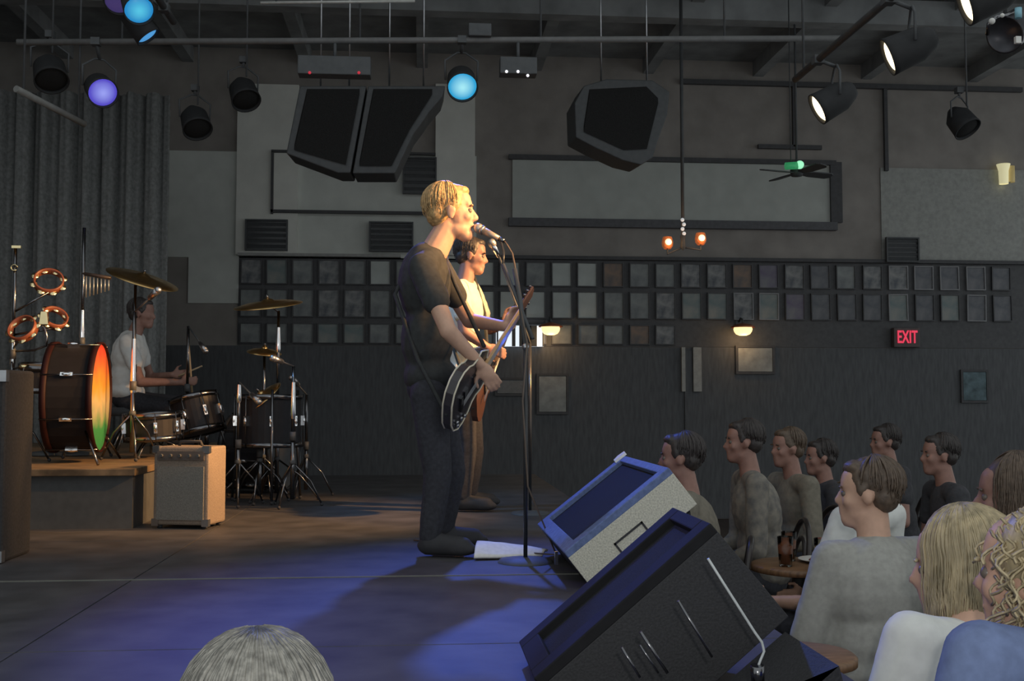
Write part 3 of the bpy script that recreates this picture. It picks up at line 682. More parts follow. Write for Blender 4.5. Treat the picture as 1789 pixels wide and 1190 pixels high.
def rasta_head():
    m = bpy.data.materials.new('painted_head'); m.use_nodes = True
    nt = m.node_tree; b = nt.nodes['Principled BSDF']; b.inputs['Roughness'].default_value = 0.45
    tc = nt.nodes.new('ShaderNodeTexCoord'); sp = nt.nodes.new('ShaderNodeSeparateXYZ'); nt.links.new(tc.outputs['Object'], sp.inputs[0])
    nz = nt.nodes.new('ShaderNodeTexNoise'); nz.inputs['Scale'].default_value = 9; nt.links.new(tc.outputs['Object'], nz.inputs['Vector'])
    ma = nt.nodes.new('ShaderNodeMath'); ma.operation = 'MULTIPLY_ADD'; ma.inputs[1].default_value = 0.16; nt.links.new(nz.outputs['Fac'], ma.inputs[0]); nt.links.new(sp.outputs['Z'], ma.inputs[2])
    mr = nt.nodes.new('ShaderNodeMapRange'); mr.inputs['From Min'].default_value = -0.34 + 0.08; mr.inputs['From Max'].default_value = 0.34 + 0.08; nt.links.new(ma.outputs[0], mr.inputs['Value'])
    r = nt.nodes.new('ShaderNodeValToRGB'); nt.links.new(mr.outputs[0], r.inputs[0])
    cr = r.color_ramp; cr.elements[0].position = 0.0; cr.elements[0].color = (0.03, 0.22, 0.08, 1); cr.elements[1].position = 1.0; cr.elements[1].color = (0.42, 0.03, 0.025, 1)
    for p, c in ((0.22, (0.06, 0.42, 0.13, 1)), (0.36, (0.55, 0.62, 0.34, 1)), (0.46, (0.85, 0.75, 0.36, 1)), (0.60, (0.90, 0.55, 0.07, 1)), (0.78, (0.88, 0.25, 0.06, 1)), (0.9, (0.85, 0.12, 0.06, 1))):
        el = cr.elements.new(p); el.color = (c[0] * 0.62, c[1] * 0.55, c[2] * 0.6, 1)
    nt.links.new(r.outputs[0], b.inputs['Base Color'])
    return m
# painted bass drum
bc = PY(175, 694, 6.95)
t = thing('painted_bass_drum', 'bass drum with red, yellow and green painted head standing on the riser', 'drum', bc)
ax = V((0.99, 0.10, 0.0)).normalized(); bc = bc - ax * 0.135
bc.z = max(bc.z, RISER + 0.355)
cyl_drum(t, bc, ax, 0.33, 0.26, mat('bass_shell', (0.012, 0.011, 0.013), 0.8, spec=0.2), rasta_head(), 8, 0.39, hoopmat=mat('dark_red_hoop', (0.02, 0.004, 0.004), 0.6, spec=0.2), name_head='painted_head')
for sg in (-1, 1):
    tang = ax.cross(V((0, 0, 1))).normalized()
    MB().cone(bc + ax * 0.1 + tang * (sg * 0.25) + V((0, 0, -0.2)), V((bc.x, bc.y, RISER + 0.002)) + ax * 0.2 + tang * (sg * 0.38), 0.008, n=8).build('spur', M_chrome, t)

def stand(t, base, top, r=0.011, legs=3, spread=0.26, legh=0.30, rot=0.3, name='pole', bright=None):
    if bright:
        z0, z1 = bright; MB().lathe([(r * 1.2, z0), (r * 1.75, z0 + (z1 - z0) * 0.15), (r * 1.45, z0 + (z1 - z0) * 0.6), (r * 1.2, z1)], (base[0], base[1], 0), n=12).build('glint_sleeve', M_glint, t)  # bright sleeve stands in for a flash glint on the tube
    base, top = V(base), V(top)
    k = base.lerp(top, 0.5)
    MB().cone(base + V((0, 0, 0.05)), k, r * 1.35, n=10).build('lower_tube', M_chrome, t)
    MB().cone(k, top, r, n=10).build(name, M_chrome, t)
    MB().cone(k - V((0, 0, 0.03)), k + V((0, 0, 0.03)), r * 1.9, n=10).build('height_clamp', M_black, t)
    for i in range(legs):
        a = rot + 2 * PI * i / legs
        f = base + V((math.cos(a) * spread, math.sin(a) * spread, 0.012))
        h = base + V((0, 0, legh))
        lg = MB().tube([h, h.lerp(f, 0.5) + V((math.cos(a) * 0.02, math.sin(a) * 0.02, 0.02)), f], 0.007, 6).build('leg', M_chrome, t)
        MB().sph(f, 0.012, 8, 6).build('rubber_foot', M_rubber, lg)
    MB().sph(base + V((0, 0, legh)), r * 2.0, 10, 6).build('leg_collar', M_black, t)
def cymbal(t, c, axis, r, m=M_brass, part='cymbal'):
    M = lookrot(axis)
    MB().lathe([(0.0, 0.03), (0.02, 0.03), (r * 0.17, 0.02), (r * 0.2, 0.012), (r * 0.7, 0.0), (r, -0.018), (r, -0.021), (r * 0.7, -0.003), (r * 0.2, 0.008), (0, 0.026)], c, M, 36).build(part, m, t)
    MB().cone(V(c) + M @ V((0, 0, 0.03)), V(c) + M @ V((0, 0, 0.06)), 0.012, 0.008, n=8).build('wing_nut', M_chrome, t)
def cymbal_stand(u, v, Y, r, axis, floor, label, upole=None, rot=0.3, spread=0.26, br=None):
    c = PY(u, v, Y); b = V((c.x if upole is None else PY(upole, v, Y).x, Y, floor))
    t = thing('cymbal_stand', label, 'cymbal', b, 'cymbals on chrome stands')
    stand(t, b, V((b.x, b.y, c.z - (0.06 if upole else 0.02))), rot=rot, spread=spread, bright=zr(u, br[0], br[1], Y) if br else None)
    if upole: MB().cone((b.x, b.y, c.z - 0.07), c, 0.008, n=8).build('boom', M_chrome, t)
    cymbal(t, c, axis, r)
cymbal_stand(250, 484, 8.2, 0.265, V((0.32, -0.22, 0.95)), RISER, 'large cymbal glowing orange above the drummer, on a chrome stand', upole=237, spread=0.22)
cymbal_stand(468, 529, 8.0, 0.25, V((-0.10, -0.20, 0.97)), STAGE, 'red-lit cymbal on a tall stand right of the drums', upole=487, rot=0.0, spread=0.3, br=(572, 616))
cymbal_stand(458, 690, 7.8, 0.15, V((-0.62, -0.3, 0.75)), STAGE, 'small steeply tilted cymbal low among the drums', upole=455, rot=0.5, spread=0.22)
cymbal_stand(462, 612, 8.3, 0.13, V((0.1, -0.2, 0.95)), STAGE, 'small splash cymbal under the red-lit cymbal', rot=0.9)

# floor tom on the stage floor
c = PY(470, 735, 7.9); c.z = PY(470, 735, 7.9).z
t = thing('floor_tom', 'black floor tom on chrome legs right of the combo amplifier', 'drum', (c.x, c.y, STAGE))
cyl_drum(t, c, (0, 0, 1), 0.225, 0.34, M_shell, M_head, 8, 0.2)
for k in range(3):
    a = -1.35 + k * 2 * PI / 3; q = c + V((math.cos(a) * 0.25, math.sin(a) * 0.25, 0))
    lg = MB().tube([q + V((0, 0, 0.22)), q + V((0, 0, -0.2)), V((q.x + math.cos(a) * 0.03, q.y + math.sin(a) * 0.03, STAGE + 0.012))], 0.0095, 8).build('leg', M_chrome, t)
    MB().sph((q.x + math.cos(a) * 0.03, q.y + math.sin(a) * 0.03, STAGE + 0.014), 0.014, 8, 6).build('rubber_foot', M_rubber, lg)
# rack tom, snare, kick of the main kit
c = PY(345, 725, 7.9)
t = thing('rack_tom', 'black rack tom with chrome lugs in front of the drummer', 'drum', (c.x, c.y, RISER))
cyl_drum(t, c, V((-0.25, 0.1, 0.95)), 0.165, 0.24, M_shell, M_head, 8, 0.1)
stand(t, (c.x + 0.02, c.y + 0.24, RISER), (c.x + 0.02, c.y + 0.24, c.z + 0.08), spread=0.15)
MB().cone((c.x + 0.02, c.y + 0.24, c.z + 0.02), c + V((0.01, 0.17, 0.0)), 0.01).build('mount', M_chrome, t)
c = PY(268, 745, 7.4)
t = thing('snare_drum', 'dark snare drum on a low stand beside the painted bass drum', 'drum', (c.x, c.y, RISER))
cyl_drum(t, c, V((-0.05, -0.05, 1)), 0.175, 0.15, M_shell, M_head, 8, 0.3)
stand(t, (c.x, c.y, RISER), c - V((0, 0, 0.09)), spread=0.2, legh=0.14)
c = PY(455, 790, 8.75); c.z = STAGE + 0.32
t = thing('kick_drum', 'black kick drum behind the floor tom', 'drum', (c.x, c.y, STAGE))
cyl_drum(t, c, V((0.95, -0.3, 0)), 0.29, 0.4, M_shell, M_black, 8, 0.2, hoopmat=M_blackgloss)
for sg in (-1, 1): MB().cone(c + V((0.1 * sg, -0.2, -0.15)), V((c.x + 0.25 * sg, c.y - 0.32, STAGE + 0.005)), 0.008).build('spur', M_chrome, t)

# chrome pole stands (microphones over the drums)
def boom_mic(u, vtop, Y, floor, label, tipu, tipv, rot=0.2, br=None):
    b = PY(u, vtop, Y); base = V((b.x, b.y, floor)); t = thing('drum_microphone', label, 'microphone', base, 'microphones around the drums')
    stand(t, base, b, spread=0.2, rot=rot, bright=zr(u, br[0], br[1], Y) if br else None)
    q = PY(tipu, tipv, Y - 0.1)
    MB().cone(b, q, 0.006, n=8).build('boom', M_black, t)
    MB().cap(q, 0.018, q + (q - b).normalized() * 0.09, 0.024).build('mic_capsule', M_steel, t)
boom_mic(235, 545, 7.1, RISER, 'shiny microphone stand in front of the drummer\'s white shirt', 262, 520, rot=0.9, br=(592, 690))
boom_mic(513, 640, 7.5, STAGE, 'bright chrome stand at the right end of the drums', 492, 632, br=(668, 732))
boom_mic(418, 668, 7.6, STAGE, 'chrome stand with round knob left of the floor tom', 440, 690, rot=0.7, br=(672, 704))
boom_mic(329, 570, 8.6, RISER, 'dull thin stand in front of the drummer', 350, 600, rot=1.1)
boom_mic(536, 690, 8.3, STAGE, 'thin dim stand at the far right of the drums', 520, 672)

# ---------------------------------------------------------------- percussion at far left
base = PY(22, 640, 6.9); b0 = V((base.x, 6.9, RISER))
t = thing('percussion_stand', 'chrome percussion stand with brass top at the far left', 'stand', b0)
top = PY(27, 432, 6.9)
stand(t, b0, V((b0.x, 6.9, top.z)), r=0.010, spread=0.22, bright=zr(22, 592, 641, 6.9))
MB().cone(b0 + V((0, -0.012, 0.46)), b0 + V((0, -0.012, 0.62)), 0.014, 0.008).build('lower_sleeve', M_chrome, t)
MB().box((b0.x + 0.01, 6.89, top.z), (0.055, 0.02, 0.016)).build('wing_nut', M_gold, t)
MB().tube([V((b0.x + 0.02 * math.cos(a), 6.885, PY(22, 468, 6.9).z + 0.018 * math.sin(a))) for a in [i * 0.6 for i in range(10)]], 0.004, 6).build('clip', M_gold, t)
def tambourine(u, v, Y, r, axis, label, nj=8, mount=None):
    c = PY(u, v, Y); M = lookrot(axis)
    t = thing('tambourine', label, 'tambourine', c, 'tambourines on the percussion rack')
    MB().lathe([(r - 0.006, -0.025), (r + 0.004, -0.025), (r + 0.004, 0.025), (r - 0.006, 0.025), (r - 0.006, -0.025)], c, M, 28).build('hoop', mat('red_brown_hoop', (0.20, 0.06, 0.03), 0.4), t)
    for k in range(nj):
        a = 2 * PI * k / nj + 0.3
        q = c + M @ V(((r + 0.004) * math.cos(a), (r + 0.004) * math.sin(a), 0)); ax_ = M @ V((0, 0, 1))
        MB().lathe([(0, -0.008), (0.022, -0.003), (0.024, 0.0), (0.022, 0.003), (0, 0.008)], q, M, 12).build('jingle', M_gold, t)
    if mount: MB().cone(c + M @ V((0, -r, 0)), mount, 0.007, n=8).build('mount_rod', M_chrome, t)
    return c
pole2 = PY(145, 500, 7.5)
tambourine(85, 492, 6.95, 0.085, V((0.25, -0.75, 0.5)), 'brass-jingled tambourine, upper one on the percussion rack at far left', 8, V((b0.x + 0.0, 6.9, PY(0, 545, 6.9).z)))
tambourine(95, 556, 6.95, 0.075, V((0.5, -0.6, 0.55)), 'brass-jingled tambourine, lower one on the percussion rack at far left', 7, V((b0.x, 6.9, PY(0, 585, 6.9).z)))
tambourine(40, 575, 6.85, 0.085, V((-0.2, -0.8, 0.5)), 'tambourine hanging against the percussion stand at far left', 8, V((b0.x, 6.9, PY(0, 610, 6.9).z)))
# timbales
for (u, v, r, lab) in ((70, 660, 0.13, 'chrome-rimmed timbale below the tambourines at far left'), (118, 735, 0.12, 'small dark drum with chrome lugs left of the painted drum')):
    c = PY(u, v, 7.65); t = thing('timbale', lab, 'drum', (c.x, c.y, RISER))
    cyl_drum(t, c, V((0.08, -0.12, 1)), r, 0.15, M_shell, M_head, 6, 0.5)
    MB().cone((c.x, c.y + r + 0.03, RISER + 0.03), (c.x, c.y + r + 0.03, c.z), 0.011).build('post', M_chrome, t)
    MB().box((c.x, c.y + r + 0.015, c.z), (0.04, 0.05, 0.03)).build('mount', M_steel, t)
    MB().lathe([(0.13, 0), (0.13, 0.02), (0.03, 0.03), (0, 0.03)], (c.x, c.y + r + 0.03, RISER + 0.002)).build('base', M_black, t)
# cowbells / bent chrome rods
c = PY(78, 574, 6.85)
t = thing('cowbell', 'cowbell on a bent chrome rod among the tambourines', 'cowbell', c)
MB().tube([PY(73, 566, 6.85), PY(79, 576, 6.85), PY(82, 588, 6.85), PY(81, 604, 6.85), PY(60, 612, 6.88), V((b0.x, 6.9, PY(22, 614, 6.9).z))], 0.007, 8).build('rod', M_chrome, t)
MB().prism([(-0.03, 0), (0.03, 0), (0.02, 0.085), (-0.02, 0.085)], (0, 0.035, 0), PY(75, 568, 6.84), (1, 0, 0), (0, 0, 1)).build('bell', M_gold, t, 0.006)
c = PY(42, 639, 6.8)
t = thing('woodblock', 'small brass bell plate at the foot of the percussion stand', 'bell', c)
MB().lathe([(0, 0.012), (0.02, 0.01), (0.03, 0), (0.026, -0.004)], c, lookrot(V((0.1, -0.4, 0.9))), 16).build('plate', M_gold, t)
MB().cone(c, V((b0.x, 6.9, c.z - 0.02)), 0.006).build('arm', M_chrome, t)
# bar chimes
b1 = V((pole2.x, 7.5, RISER))
t = thing('bar_chimes', 'row of pale chime bars hanging from a chrome stand left of the drummer', 'chimes', b1)
stand(t, b1, V((b1.x, 7.5, PY(145, 398, 7.5).z)), spread=0.2, bright=zr(145, 542, 600, 7.5))
q0, q1 = PY(147, 478, 7.5), PY(194, 486, 7.5)
MB().cone(q0 - V((0.01, 0, 0)), q1, 0.012).build('chime_bar', M_darkwood, t)
for k in range(7):
    p = q0.lerp(q1, (k + 0.6) / 7.2); ln = 0.16 - 0.012 * k
    MB().cone(p - V((0, 0, 0.015)), p - V((0, 0, ln)), 0.0048, n=8).build('chime', mat('dull_chime', (0.5, 0.5, 0.46), 0.4, 0.7), t)
    MB().cone(p, p - V((0, 0, 0.015)), 0.001, n=4).build('string', M_black, t)

# ================================================================== PEOPLE
TMP = bpy.data.scenes.new('tmp_scene')
def remesh(mb, name, m, parent, voxel, smooth=4, fold=0.0, ffreq=9.0):
    me = mb.mesh(name + '_raw', None)
    o = bpy.data.objects.new('tmp', me); TMP.collection.objects.link(o)
    r = o.modifiers.new('r', 'REMESH'); r.mode = 'VOXEL'; r.voxel_size = voxel
    if smooth:
        q = o.modifiers.new('s', 'SMOOTH'); q.factor = 0.5; q.iterations = smooth
    TMP.view_layers[0].update(); dg = TMP.view_layers[0].depsgraph
    nm = bpy.data.meshes.new_from_object(o.evaluated_get(dg))
    bpy.data.objects.remove(o); bpy.data.meshes.remove(me)
    off = wloc(parent)
    n = len(nm.vertices); co = [0.0] * (3 * n); no = [0.0] * (3 * n)
    nm.vertices.foreach_get('co', co); nm.vertices.foreach_get('normal', no)
    for i in range(n):
        c = V(co[3 * i:3 * i + 3])
        if fold:
            p = c * ffreq
            k = noise.noise(V((p.x, p.y, p.z * 0.45))) + 0.5 * noise.noise(p * 2.3)
            c = c + V(no[3 * i:3 * i + 3]) * (k * fold)
        c = c - off; co[3 * i:3 * i + 3] = c.x, c.y, c.z
    nm.vertices.foreach_set('co', co)
    nm.name = name
    nm.materials.clear(); nm.materials.append(m)
    nm.polygons.foreach_set('use_smooth', [True] * len(nm.polygons)); nm.update()
    ob = bpy.data.objects.new(name, nm); COL.objects.link(ob); ob.parent = parent
    return ob
class Fr:
    """local frame: forward, left, up at a centre"""
    def __init__(s, c, F, U):
        s.c = V(c); s.F = V(F).normalized(); s.L = V(U).cross(s.F).normalized(); s.U = s.F.cross(s.L).normalized()
    def p(s, f, l, u, k=1.0): return s.c + (s.F * f + s.L * l + s.U * u) * k
    def ax(s, f, l, u, k=1.0): return (s.F * f * k, s.L * l * k, s.U * u * k)
def head_prims(mb, fr, k=1.0, mouth=0.0):
    E = lambda f, l, u, a, b, c: mb.ell(fr.p(f, l, u, k), fr.ax(a, b, c, k), 16, 10)
    E(-0.012, 0, 0.035, 0.094, 0.074, 0.080)            # cranium
    E(0.030, 0, -0.020, 0.058, 0.060, 0.080)            # face
    E(0.020, 0, -0.070 - mouth * 0.3, 0.062, 0.054, 0.040)            # jaw
    E(0.040, 0, 0.050, 0.046, 0.058, 0.045)             # forehead
    E(0.056, 0, -0.094 - mouth * 0.6, 0.036, 0.036, 0.028)            # chin
    E(0.068, 0, 0.030, 0.022, 0.050, 0.030)             # brow / forehead
    for s in (-1, 1):
        E(0.060, s * 0.038, -0.026, 0.024, 0.022, 0.022)   # cheek
        E(-0.006, s * 0.076, -0.012, 0.018, 0.010, 0.031)  # ear
        E(0.002, s * 0.080, -0.004, 0.016, 0.007, 0.018)
    mb.cap(fr.p(0.084, 0, 0.008, k), 0.0095 * k, fr.p(0.103, 0, -0.027, k), 0.0125 * k)   # nose
    E(0.092, 0, -0.034, 0.014, 0.017, 0.009)
    E(0.084, 0, -0.060, 0.014, 0.024, 0.008)
    E(0.080, 0, -0.076 - mouth, 0.014, 0.021, 0.008)
def hand_prims(mb, wrist, d, nrm, side, curl=1.0, k=1.0, spread=0.2, thumb_curl=0.6):
    """wrist point, hand direction d, palm normal nrm (fingers curl toward it), side=+1 thumb on d x nrm side"""
    d = V(d).normalized(); nrm = V(nrm); nrm = (nrm - d * nrm.dot(d)).normalized(); sd = d.cross(nrm).normalized() * side
    w = V(wrist)
    pc = w + d * 0.048 * k
    mb.ell(pc, (d * 0.052 * k, sd * 0.040 * k, nrm * 0.017 * k), 12, 8)
    for i, (o, ln) in enumerate(((0.030, 0.074), (0.010, 0.084), (-0.011, 0.078), (-0.030, 0.060))):
        b = w + d * 0.085 * k + sd * o * k; a = 0.25 * curl; dd = d + sd * o * spread * 4
        dd.normalize(); r = 0.0092 * k
        for sgm, fl in enumerate((0.45, 0.32, 0.23)):
            v = dd * math.cos(a) + nrm * math.sin(a)
            e = b + v * ln * fl * k; mb.cap(b, r, e, r * 0.9, 8); b = e; r *= 0.9; a += 0.75 * curl
    b = w + d * 0.03 * k + sd * 0.030 * k; v = (d * 0.6 + sd * 0.8 + nrm * 0.15 * thumb_curl).normalized()
    e = b + v * 0.042 * k; mb.cap(b, 0.0135 * k, e, 0.0105 * k, 8)
    v2 = (d * 0.9 + sd * 0.2 + nrm * 0.6 * thumb_curl).normalized(); mb.cap(e, 0.0105 * k, e + v2 * 0.034 * k, 0.0085 * k, 8)
def strands(mb, fr, k, n, length, rad=0.004, wave=0.0, face=1.0, cr=(-0.02, 0.0, 0.045), seed=1, lift=1.06, spreadout=0.0, droop=1.0):
    """hair strands from the crown over the skull and down"""
    rnd = random.Random(seed)
    A, B, C = 0.104 * lift, 0.084 * lift, 0.090 * lift
    for i in range(n):
        ph = rnd.uniform(-PI, PI)
        if abs(ph) < face: continue
        pts = []; r0 = rnd.uniform(0.0, 0.22); jig = rnd.uniform(-0.12, 0.12); ln = length * rnd.uniform(0.8, 1.1); tend = PI / 2 + (0.15 if length > 0.05 else (rnd.uniform(-0.35, 0.75) if abs(ph) > 1.9 else rnd.uniform(-0.5, 0.1))); out = 1 + rnd.uniform(-0.015, 0.04)
        for j in range(7):
            t = r0 + (tend - r0) * j / 6; a = ph + jig * j / 6
            f = A * math.sin(t) * math.cos(a) * out; l = B * math.sin(t) * math.sin(a) * out; u = C * math.cos(t) * out
            pts.append(fr.p(cr[0] + f, cr[1] + l, cr[2] + u, k))
        last = pts[-1]; outd = (last - fr.p(cr[0], cr[1], cr[2], k)); outd.z = 0
        outd = outd.normalized() if outd.length > 1e-4 else fr.F
        m = max(2, int(ln / 0.03)); w0 = rnd.uniform(0, 6)
        for j in range(1, m + 1):
            s = j / m
            q = last + V((0, 0, -ln * s)) * droop + outd * (spreadout * s - 0.35 * ln * s * s * 0.3)
            if wave: q += V((math.sin(w0 + s * 9), math.cos(w0 * 1.3 + s * 8), 0)) * wave
            pts.append(q)
        rr = [rad * (1 - 0.55 * abs(2 * j / (len(pts) - 1) - 0.8)) for j in range(len(pts))]
        mb.tube(pts, rad, 4, rad=rr)

def figure(label, J, faceF, headU=V((0, 0, 1)), skin=M_skin, shirt=None, pants=None, shoes=None, hair=None, hairstyle='short', sleeve=0.45,
           voxel=0.011, k=1.0, hands=None, eyes=False, fold=0.006, girth=1.0, mouth=0.0, collar=None, seed=1, hairlen=0.2, group=None, hk=1.0):
    J = {a: V(b) for a, b in J.items()}
    g = V((J['pelvis'].x, J['pelvis'].y, min(J['ankL'].z, J['ankR'].z) - 0.08))
    t = thing('person', label, 'person', g, group)
    up = (J['neck'] - J['pelvis']).normalized(); lf = (J['shL'] - J['shR']).normalized(); fw = lf.cross(up).normalized()
    T = Fr(J['chest'], fw, up); Pf = Fr(J['pelvis'], fw, up)
    hf = Fr(J['head'], faceF, headU)
    # ---- skin body, one continuous surface
    b = MB(); head_prims(b, hf, hk, mouth)
    b.cap(J['neck'] - up * 0.03, 0.060 * hk, hf.p(-0.018, 0, -0.06, hk), 0.052 * hk)
    b.ell(T.p(0, 0, 0.02), T.ax(0.095, 0.14, 0.19), 14, 9)
    b.ell((J['chest'] + J['pelvis']) / 2, T.ax(0.085, 0.125, 0.17), 14, 9)
    b.ell(Pf.c, Pf.ax(0.095, 0.13, 0.10), 14, 9)
    for s in 'LR':
        b.cap(J['neck'] - up * 0.06, 0.05, J['sh' + s], 0.05)
        b.cap(J['sh' + s], 0.050, J['el' + s], 0.040); b.cap(J['el' + s], 0.041, J['wr' + s], 0.027)
        hd = (hands or {}).get(s)
        if hd: hand_prims(b, J['wr' + s], hd[0], hd[1], hd[2], hd[3])
        else:
            dd = (J['wr' + s] - J['el' + s]).normalized(); hand_prims(b, J['wr' + s], dd, (lf if s == 'R' else -lf) + V((0, 0, -0.3)), 1 if s == 'R' else -1, 0.6)
        b.cap(J['hip' + s], 0.075, J['kn' + s], 0.052); b.cap(J['kn' + s], 0.052, J['ank' + s], 0.036)
        tp = J['toe' + s]; b.cap(J['ank' + s] - V((0, 0, 0.03)), 0.036, tp, 0.03)
    remesh(b, 'body', skin, t, voxel, 3)
    # ---- shirt
    c = MB(); G = girth
    c.ell(T.p(0, 0, 0.01), T.ax(0.120 * G, 0.168 * G, 0.205), 16, 10)
    c.ell((J['chest'] + J['pelvis']) / 2 - up * 0.02, T.ax(0.120 * G, 0.158 * G, 0.2), 16, 10)
    c.ell(Pf.p(0, 0, 0.03), Pf.ax(0.125 * G, 0.165 * G, 0.10), 16, 10)
    for s in 'LR':
        c.cap(J['neck'] - up * 0.055, 0.058, J['sh' + s], 0.066)
        if sleeve <= 1:
            e = J['sh' + s].lerp(J['el' + s], sleeve); c.cap(J['sh' + s], 0.068, e, 0.064)
        else:
            c.cap(J['sh' + s], 0.068, J['el' + s], 0.056); c.cap(J['el' + s], 0.056, J['el' + s].lerp(J['wr' + s], min(1, sleeve - 1)), 0.042)
    remesh(c, 'shirt', shirt, t, max(voxel, 0.011), 3, fold)
    if collar:
        MB().tube([J['neck'] + up * 0.012 + (fw * math.cos(a) * 0.075 + lf * math.sin(a) * 0.078) - up * 0.03 * math.cos(a) for a in [2 * PI * i / 20 for i in range(20)]], 0.012, 8, closed=True).build('collar', collar, t)
    # ---- trousers
    q = MB(); q.ell(Pf.p(0, 0, -0.02), Pf.ax(0.115, 0.155, 0.10), 14, 9)
    for s in 'LR':
        q.cap(J['hip' + s], 0.090, J['kn' + s], 0.068); q.cap(J['kn' + s], 0.068, J['ank' + s] + V((0, 0, 0.01)), 0.056)
    remesh(q, 'trousers', pants, t, 0.014, 2, 0.005)
    for s in 'LR':
        sh = MB(); A_, T_ = J['ank' + s], J['toe' + s]; dd = (T_ - A_); dd.z = 0; dd.normalize()
        sh.ell(V((A_.x, A_.y, g.z + 0.045)) - dd * 0.005, (dd * 0.06, V((0, 0, 1)).cross(dd) * 0.042, V((0, 0, 0.044))), 12, 8)
        sh.ell(V((T_.x, T_.y, g.z + 0.034)) - dd * 0.02, (dd * 0.095, V((0, 0, 1)).cross(dd) * 0.048, V((0, 0, 0.033))), 12, 8)
        sh.cap(V((A_.x, A_.y, g.z + 0.055)), 0.053, V((T_.x, T_.y, g.z + 0.046)), 0.044)
        sh.cap(V((A_.x, A_.y, g.z + 0.055)), 0.053, A_ + V((0, 0, 0.02)), 0.047)
        remesh(sh, 'shoe', shoes or M_rubber, t, 0.012, 2)
    # ---- hair
    if hair:
        h = MB()
        if hairstyle in ('short', 'crop'):
            h.ell(hf.p(-0.024, 0, 0.047, hk), hf.ax(0.098, 0.081, 0.083, hk), 18, 12)
            h.ell(hf.p(-0.055, 0, -0.005, hk), hf.ax(0.056, 0.073, 0.062, hk), 16, 10)
            h.ell(hf.p(0.035, 0, 0.088, hk), hf.ax(0.045, 0.056, 0.028, hk), 14, 9)
            for s in (-1, 1): h.ell(hf.p(0.012, s * 0.066, 0.022, hk), hf.ax(0.022, 0.014, 0.03, hk), 10, 7)
            ho = remesh(h, 'hair', hair, t, 0.008, 1, 0.004, 45)
            h2 = MB(); strands(h2, hf, hk, 260, 0.025, 0.0045, 0.004, 1.15, cr=(-0.024, 0, 0.045), seed=seed, lift=0.98)
            h2.build('hair_strands', hair, t)
        elif hairstyle == 'curly':
            rnd = random.Random(seed)
            h.ell(hf.p(-0.036, 0, 0.034, hk), hf.ax(0.104, 0.098, 0.094, hk), 18, 12)
            for i in range(520):
                a, bb = rnd.uniform(-PI, PI), rnd.uniform(0.05, 2.5)
                p = hf.p(-0.03 + 0.104 * math.sin(bb) * math.cos(a), 0.099 * math.sin(bb) * math.sin(a), 0.03 + 0.096 * math.cos(bb), hk)
                if (p - hf.c).dot(hf.F) > 0.05 * hk and (p - hf.c).dot(hf.U) < 0.07 * hk: continue
                rr = rnd.uniform(0.007, 0.013) * hk; w0 = rnd.uniform(0, 6); tv = V((rnd.uniform(-1, 1), rnd.uniform(-1, 1), -1.2)) * 0.006
                q0 = [p + V((math.cos(w0 + x * 0.9) * rr, math.sin(w0 + x * 0.9) * rr, 0)) + tv * x for x in range(10)]
                h.tube(q0, 0.0028, 4)
            h.build('hair', hair, t)
        else:
            h.ell(hf.p(-0.026, 0, 0.046, hk), hf.ax(0.102, 0.083, 0.087, hk), 18, 12)
            h.ell(hf.p(-0.06, 0, -0.03 - hairlen * 0.2, hk), hf.ax(0.058, 0.078, 0.07 + hairlen * 0.30, hk), 16, 10)
            strands(h, hf, hk, 900, hairlen, 0.0030, 0.006 if hairstyle == 'wavy' else 0.0025, 0.62 if seed == 12 else 0.9, seed=seed, spreadout=0.01)
            h.build('hair', hair, t)
    if eyes:
        for s in (-1, 1):
            MB().sph(hf.p(0.0745, s * 0.031, -0.001, hk), 0.0115 * hk).build('eye', M_eye, t)
            MB().ell(hf.p(0.087, s * 0.033, 0.022, hk), hf.ax(0.006, 0.018, 0.005, hk), 10, 6).build('eyebrow', hair, t)
    return t, hf
M_eye = mat('eye', (0.16, 0.13, 0.11), 0.35)

# hair and cloth colours
H_blond = mat('blond_hair', (0.44, 0.36, 0.22), 0.45, scale=60, var=0.35, stretch=(1, 1, 0.2))
H_singer = mat('sandy_hair', (0.50, 0.33, 0.15), 0.5, scale=70, var=0.45)
H_dark = mat('dark_hair', (0.05, 0.042, 0.04), 0.5, scale=60, var=0.3)
H_brown = mat('brown_hair', (0.12, 0.085, 0.06), 0.5, scale=60, var=0.3)
H_grey = mat('grey_blond_hair', (0.20, 0.195, 0.175), 0.42, scale=90, var=0.4)
C_black = mat('black_cloth', (0.04, 0.043, 0.044), 0.9, scale=40, var=0.2)
C_jean = mat('dark_denim', (0.035, 0.036, 0.045), 0.9, scale=60, var=0.25)
C_white = mat('white_cotton', (0.74, 0.75, 0.72), 0.9, scale=30, var=0.06)
C_grey = mat('grey_cotton', (0.37, 0.365, 0.335), 0.9, scale=50, var=0.10)
C_cream = mat('cream_cotton', (0.78, 0.72, 0.55), 0.9, scale=30, var=0.06)
C_blue = mat('blue_cotton', (0.15, 0.20, 0.36), 0.9, scale=40, var=0.15)
C_taupe = mat('taupe_print', (0.27, 0.245, 0.205), 0.9, scale=22, col2=(0.13, 0.125, 0.12))
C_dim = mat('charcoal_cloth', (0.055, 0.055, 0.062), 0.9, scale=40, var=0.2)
C_khaki = mat('khaki_cloth', (0.21, 0.19, 0.15), 0.9, scale=40, var=0.15)

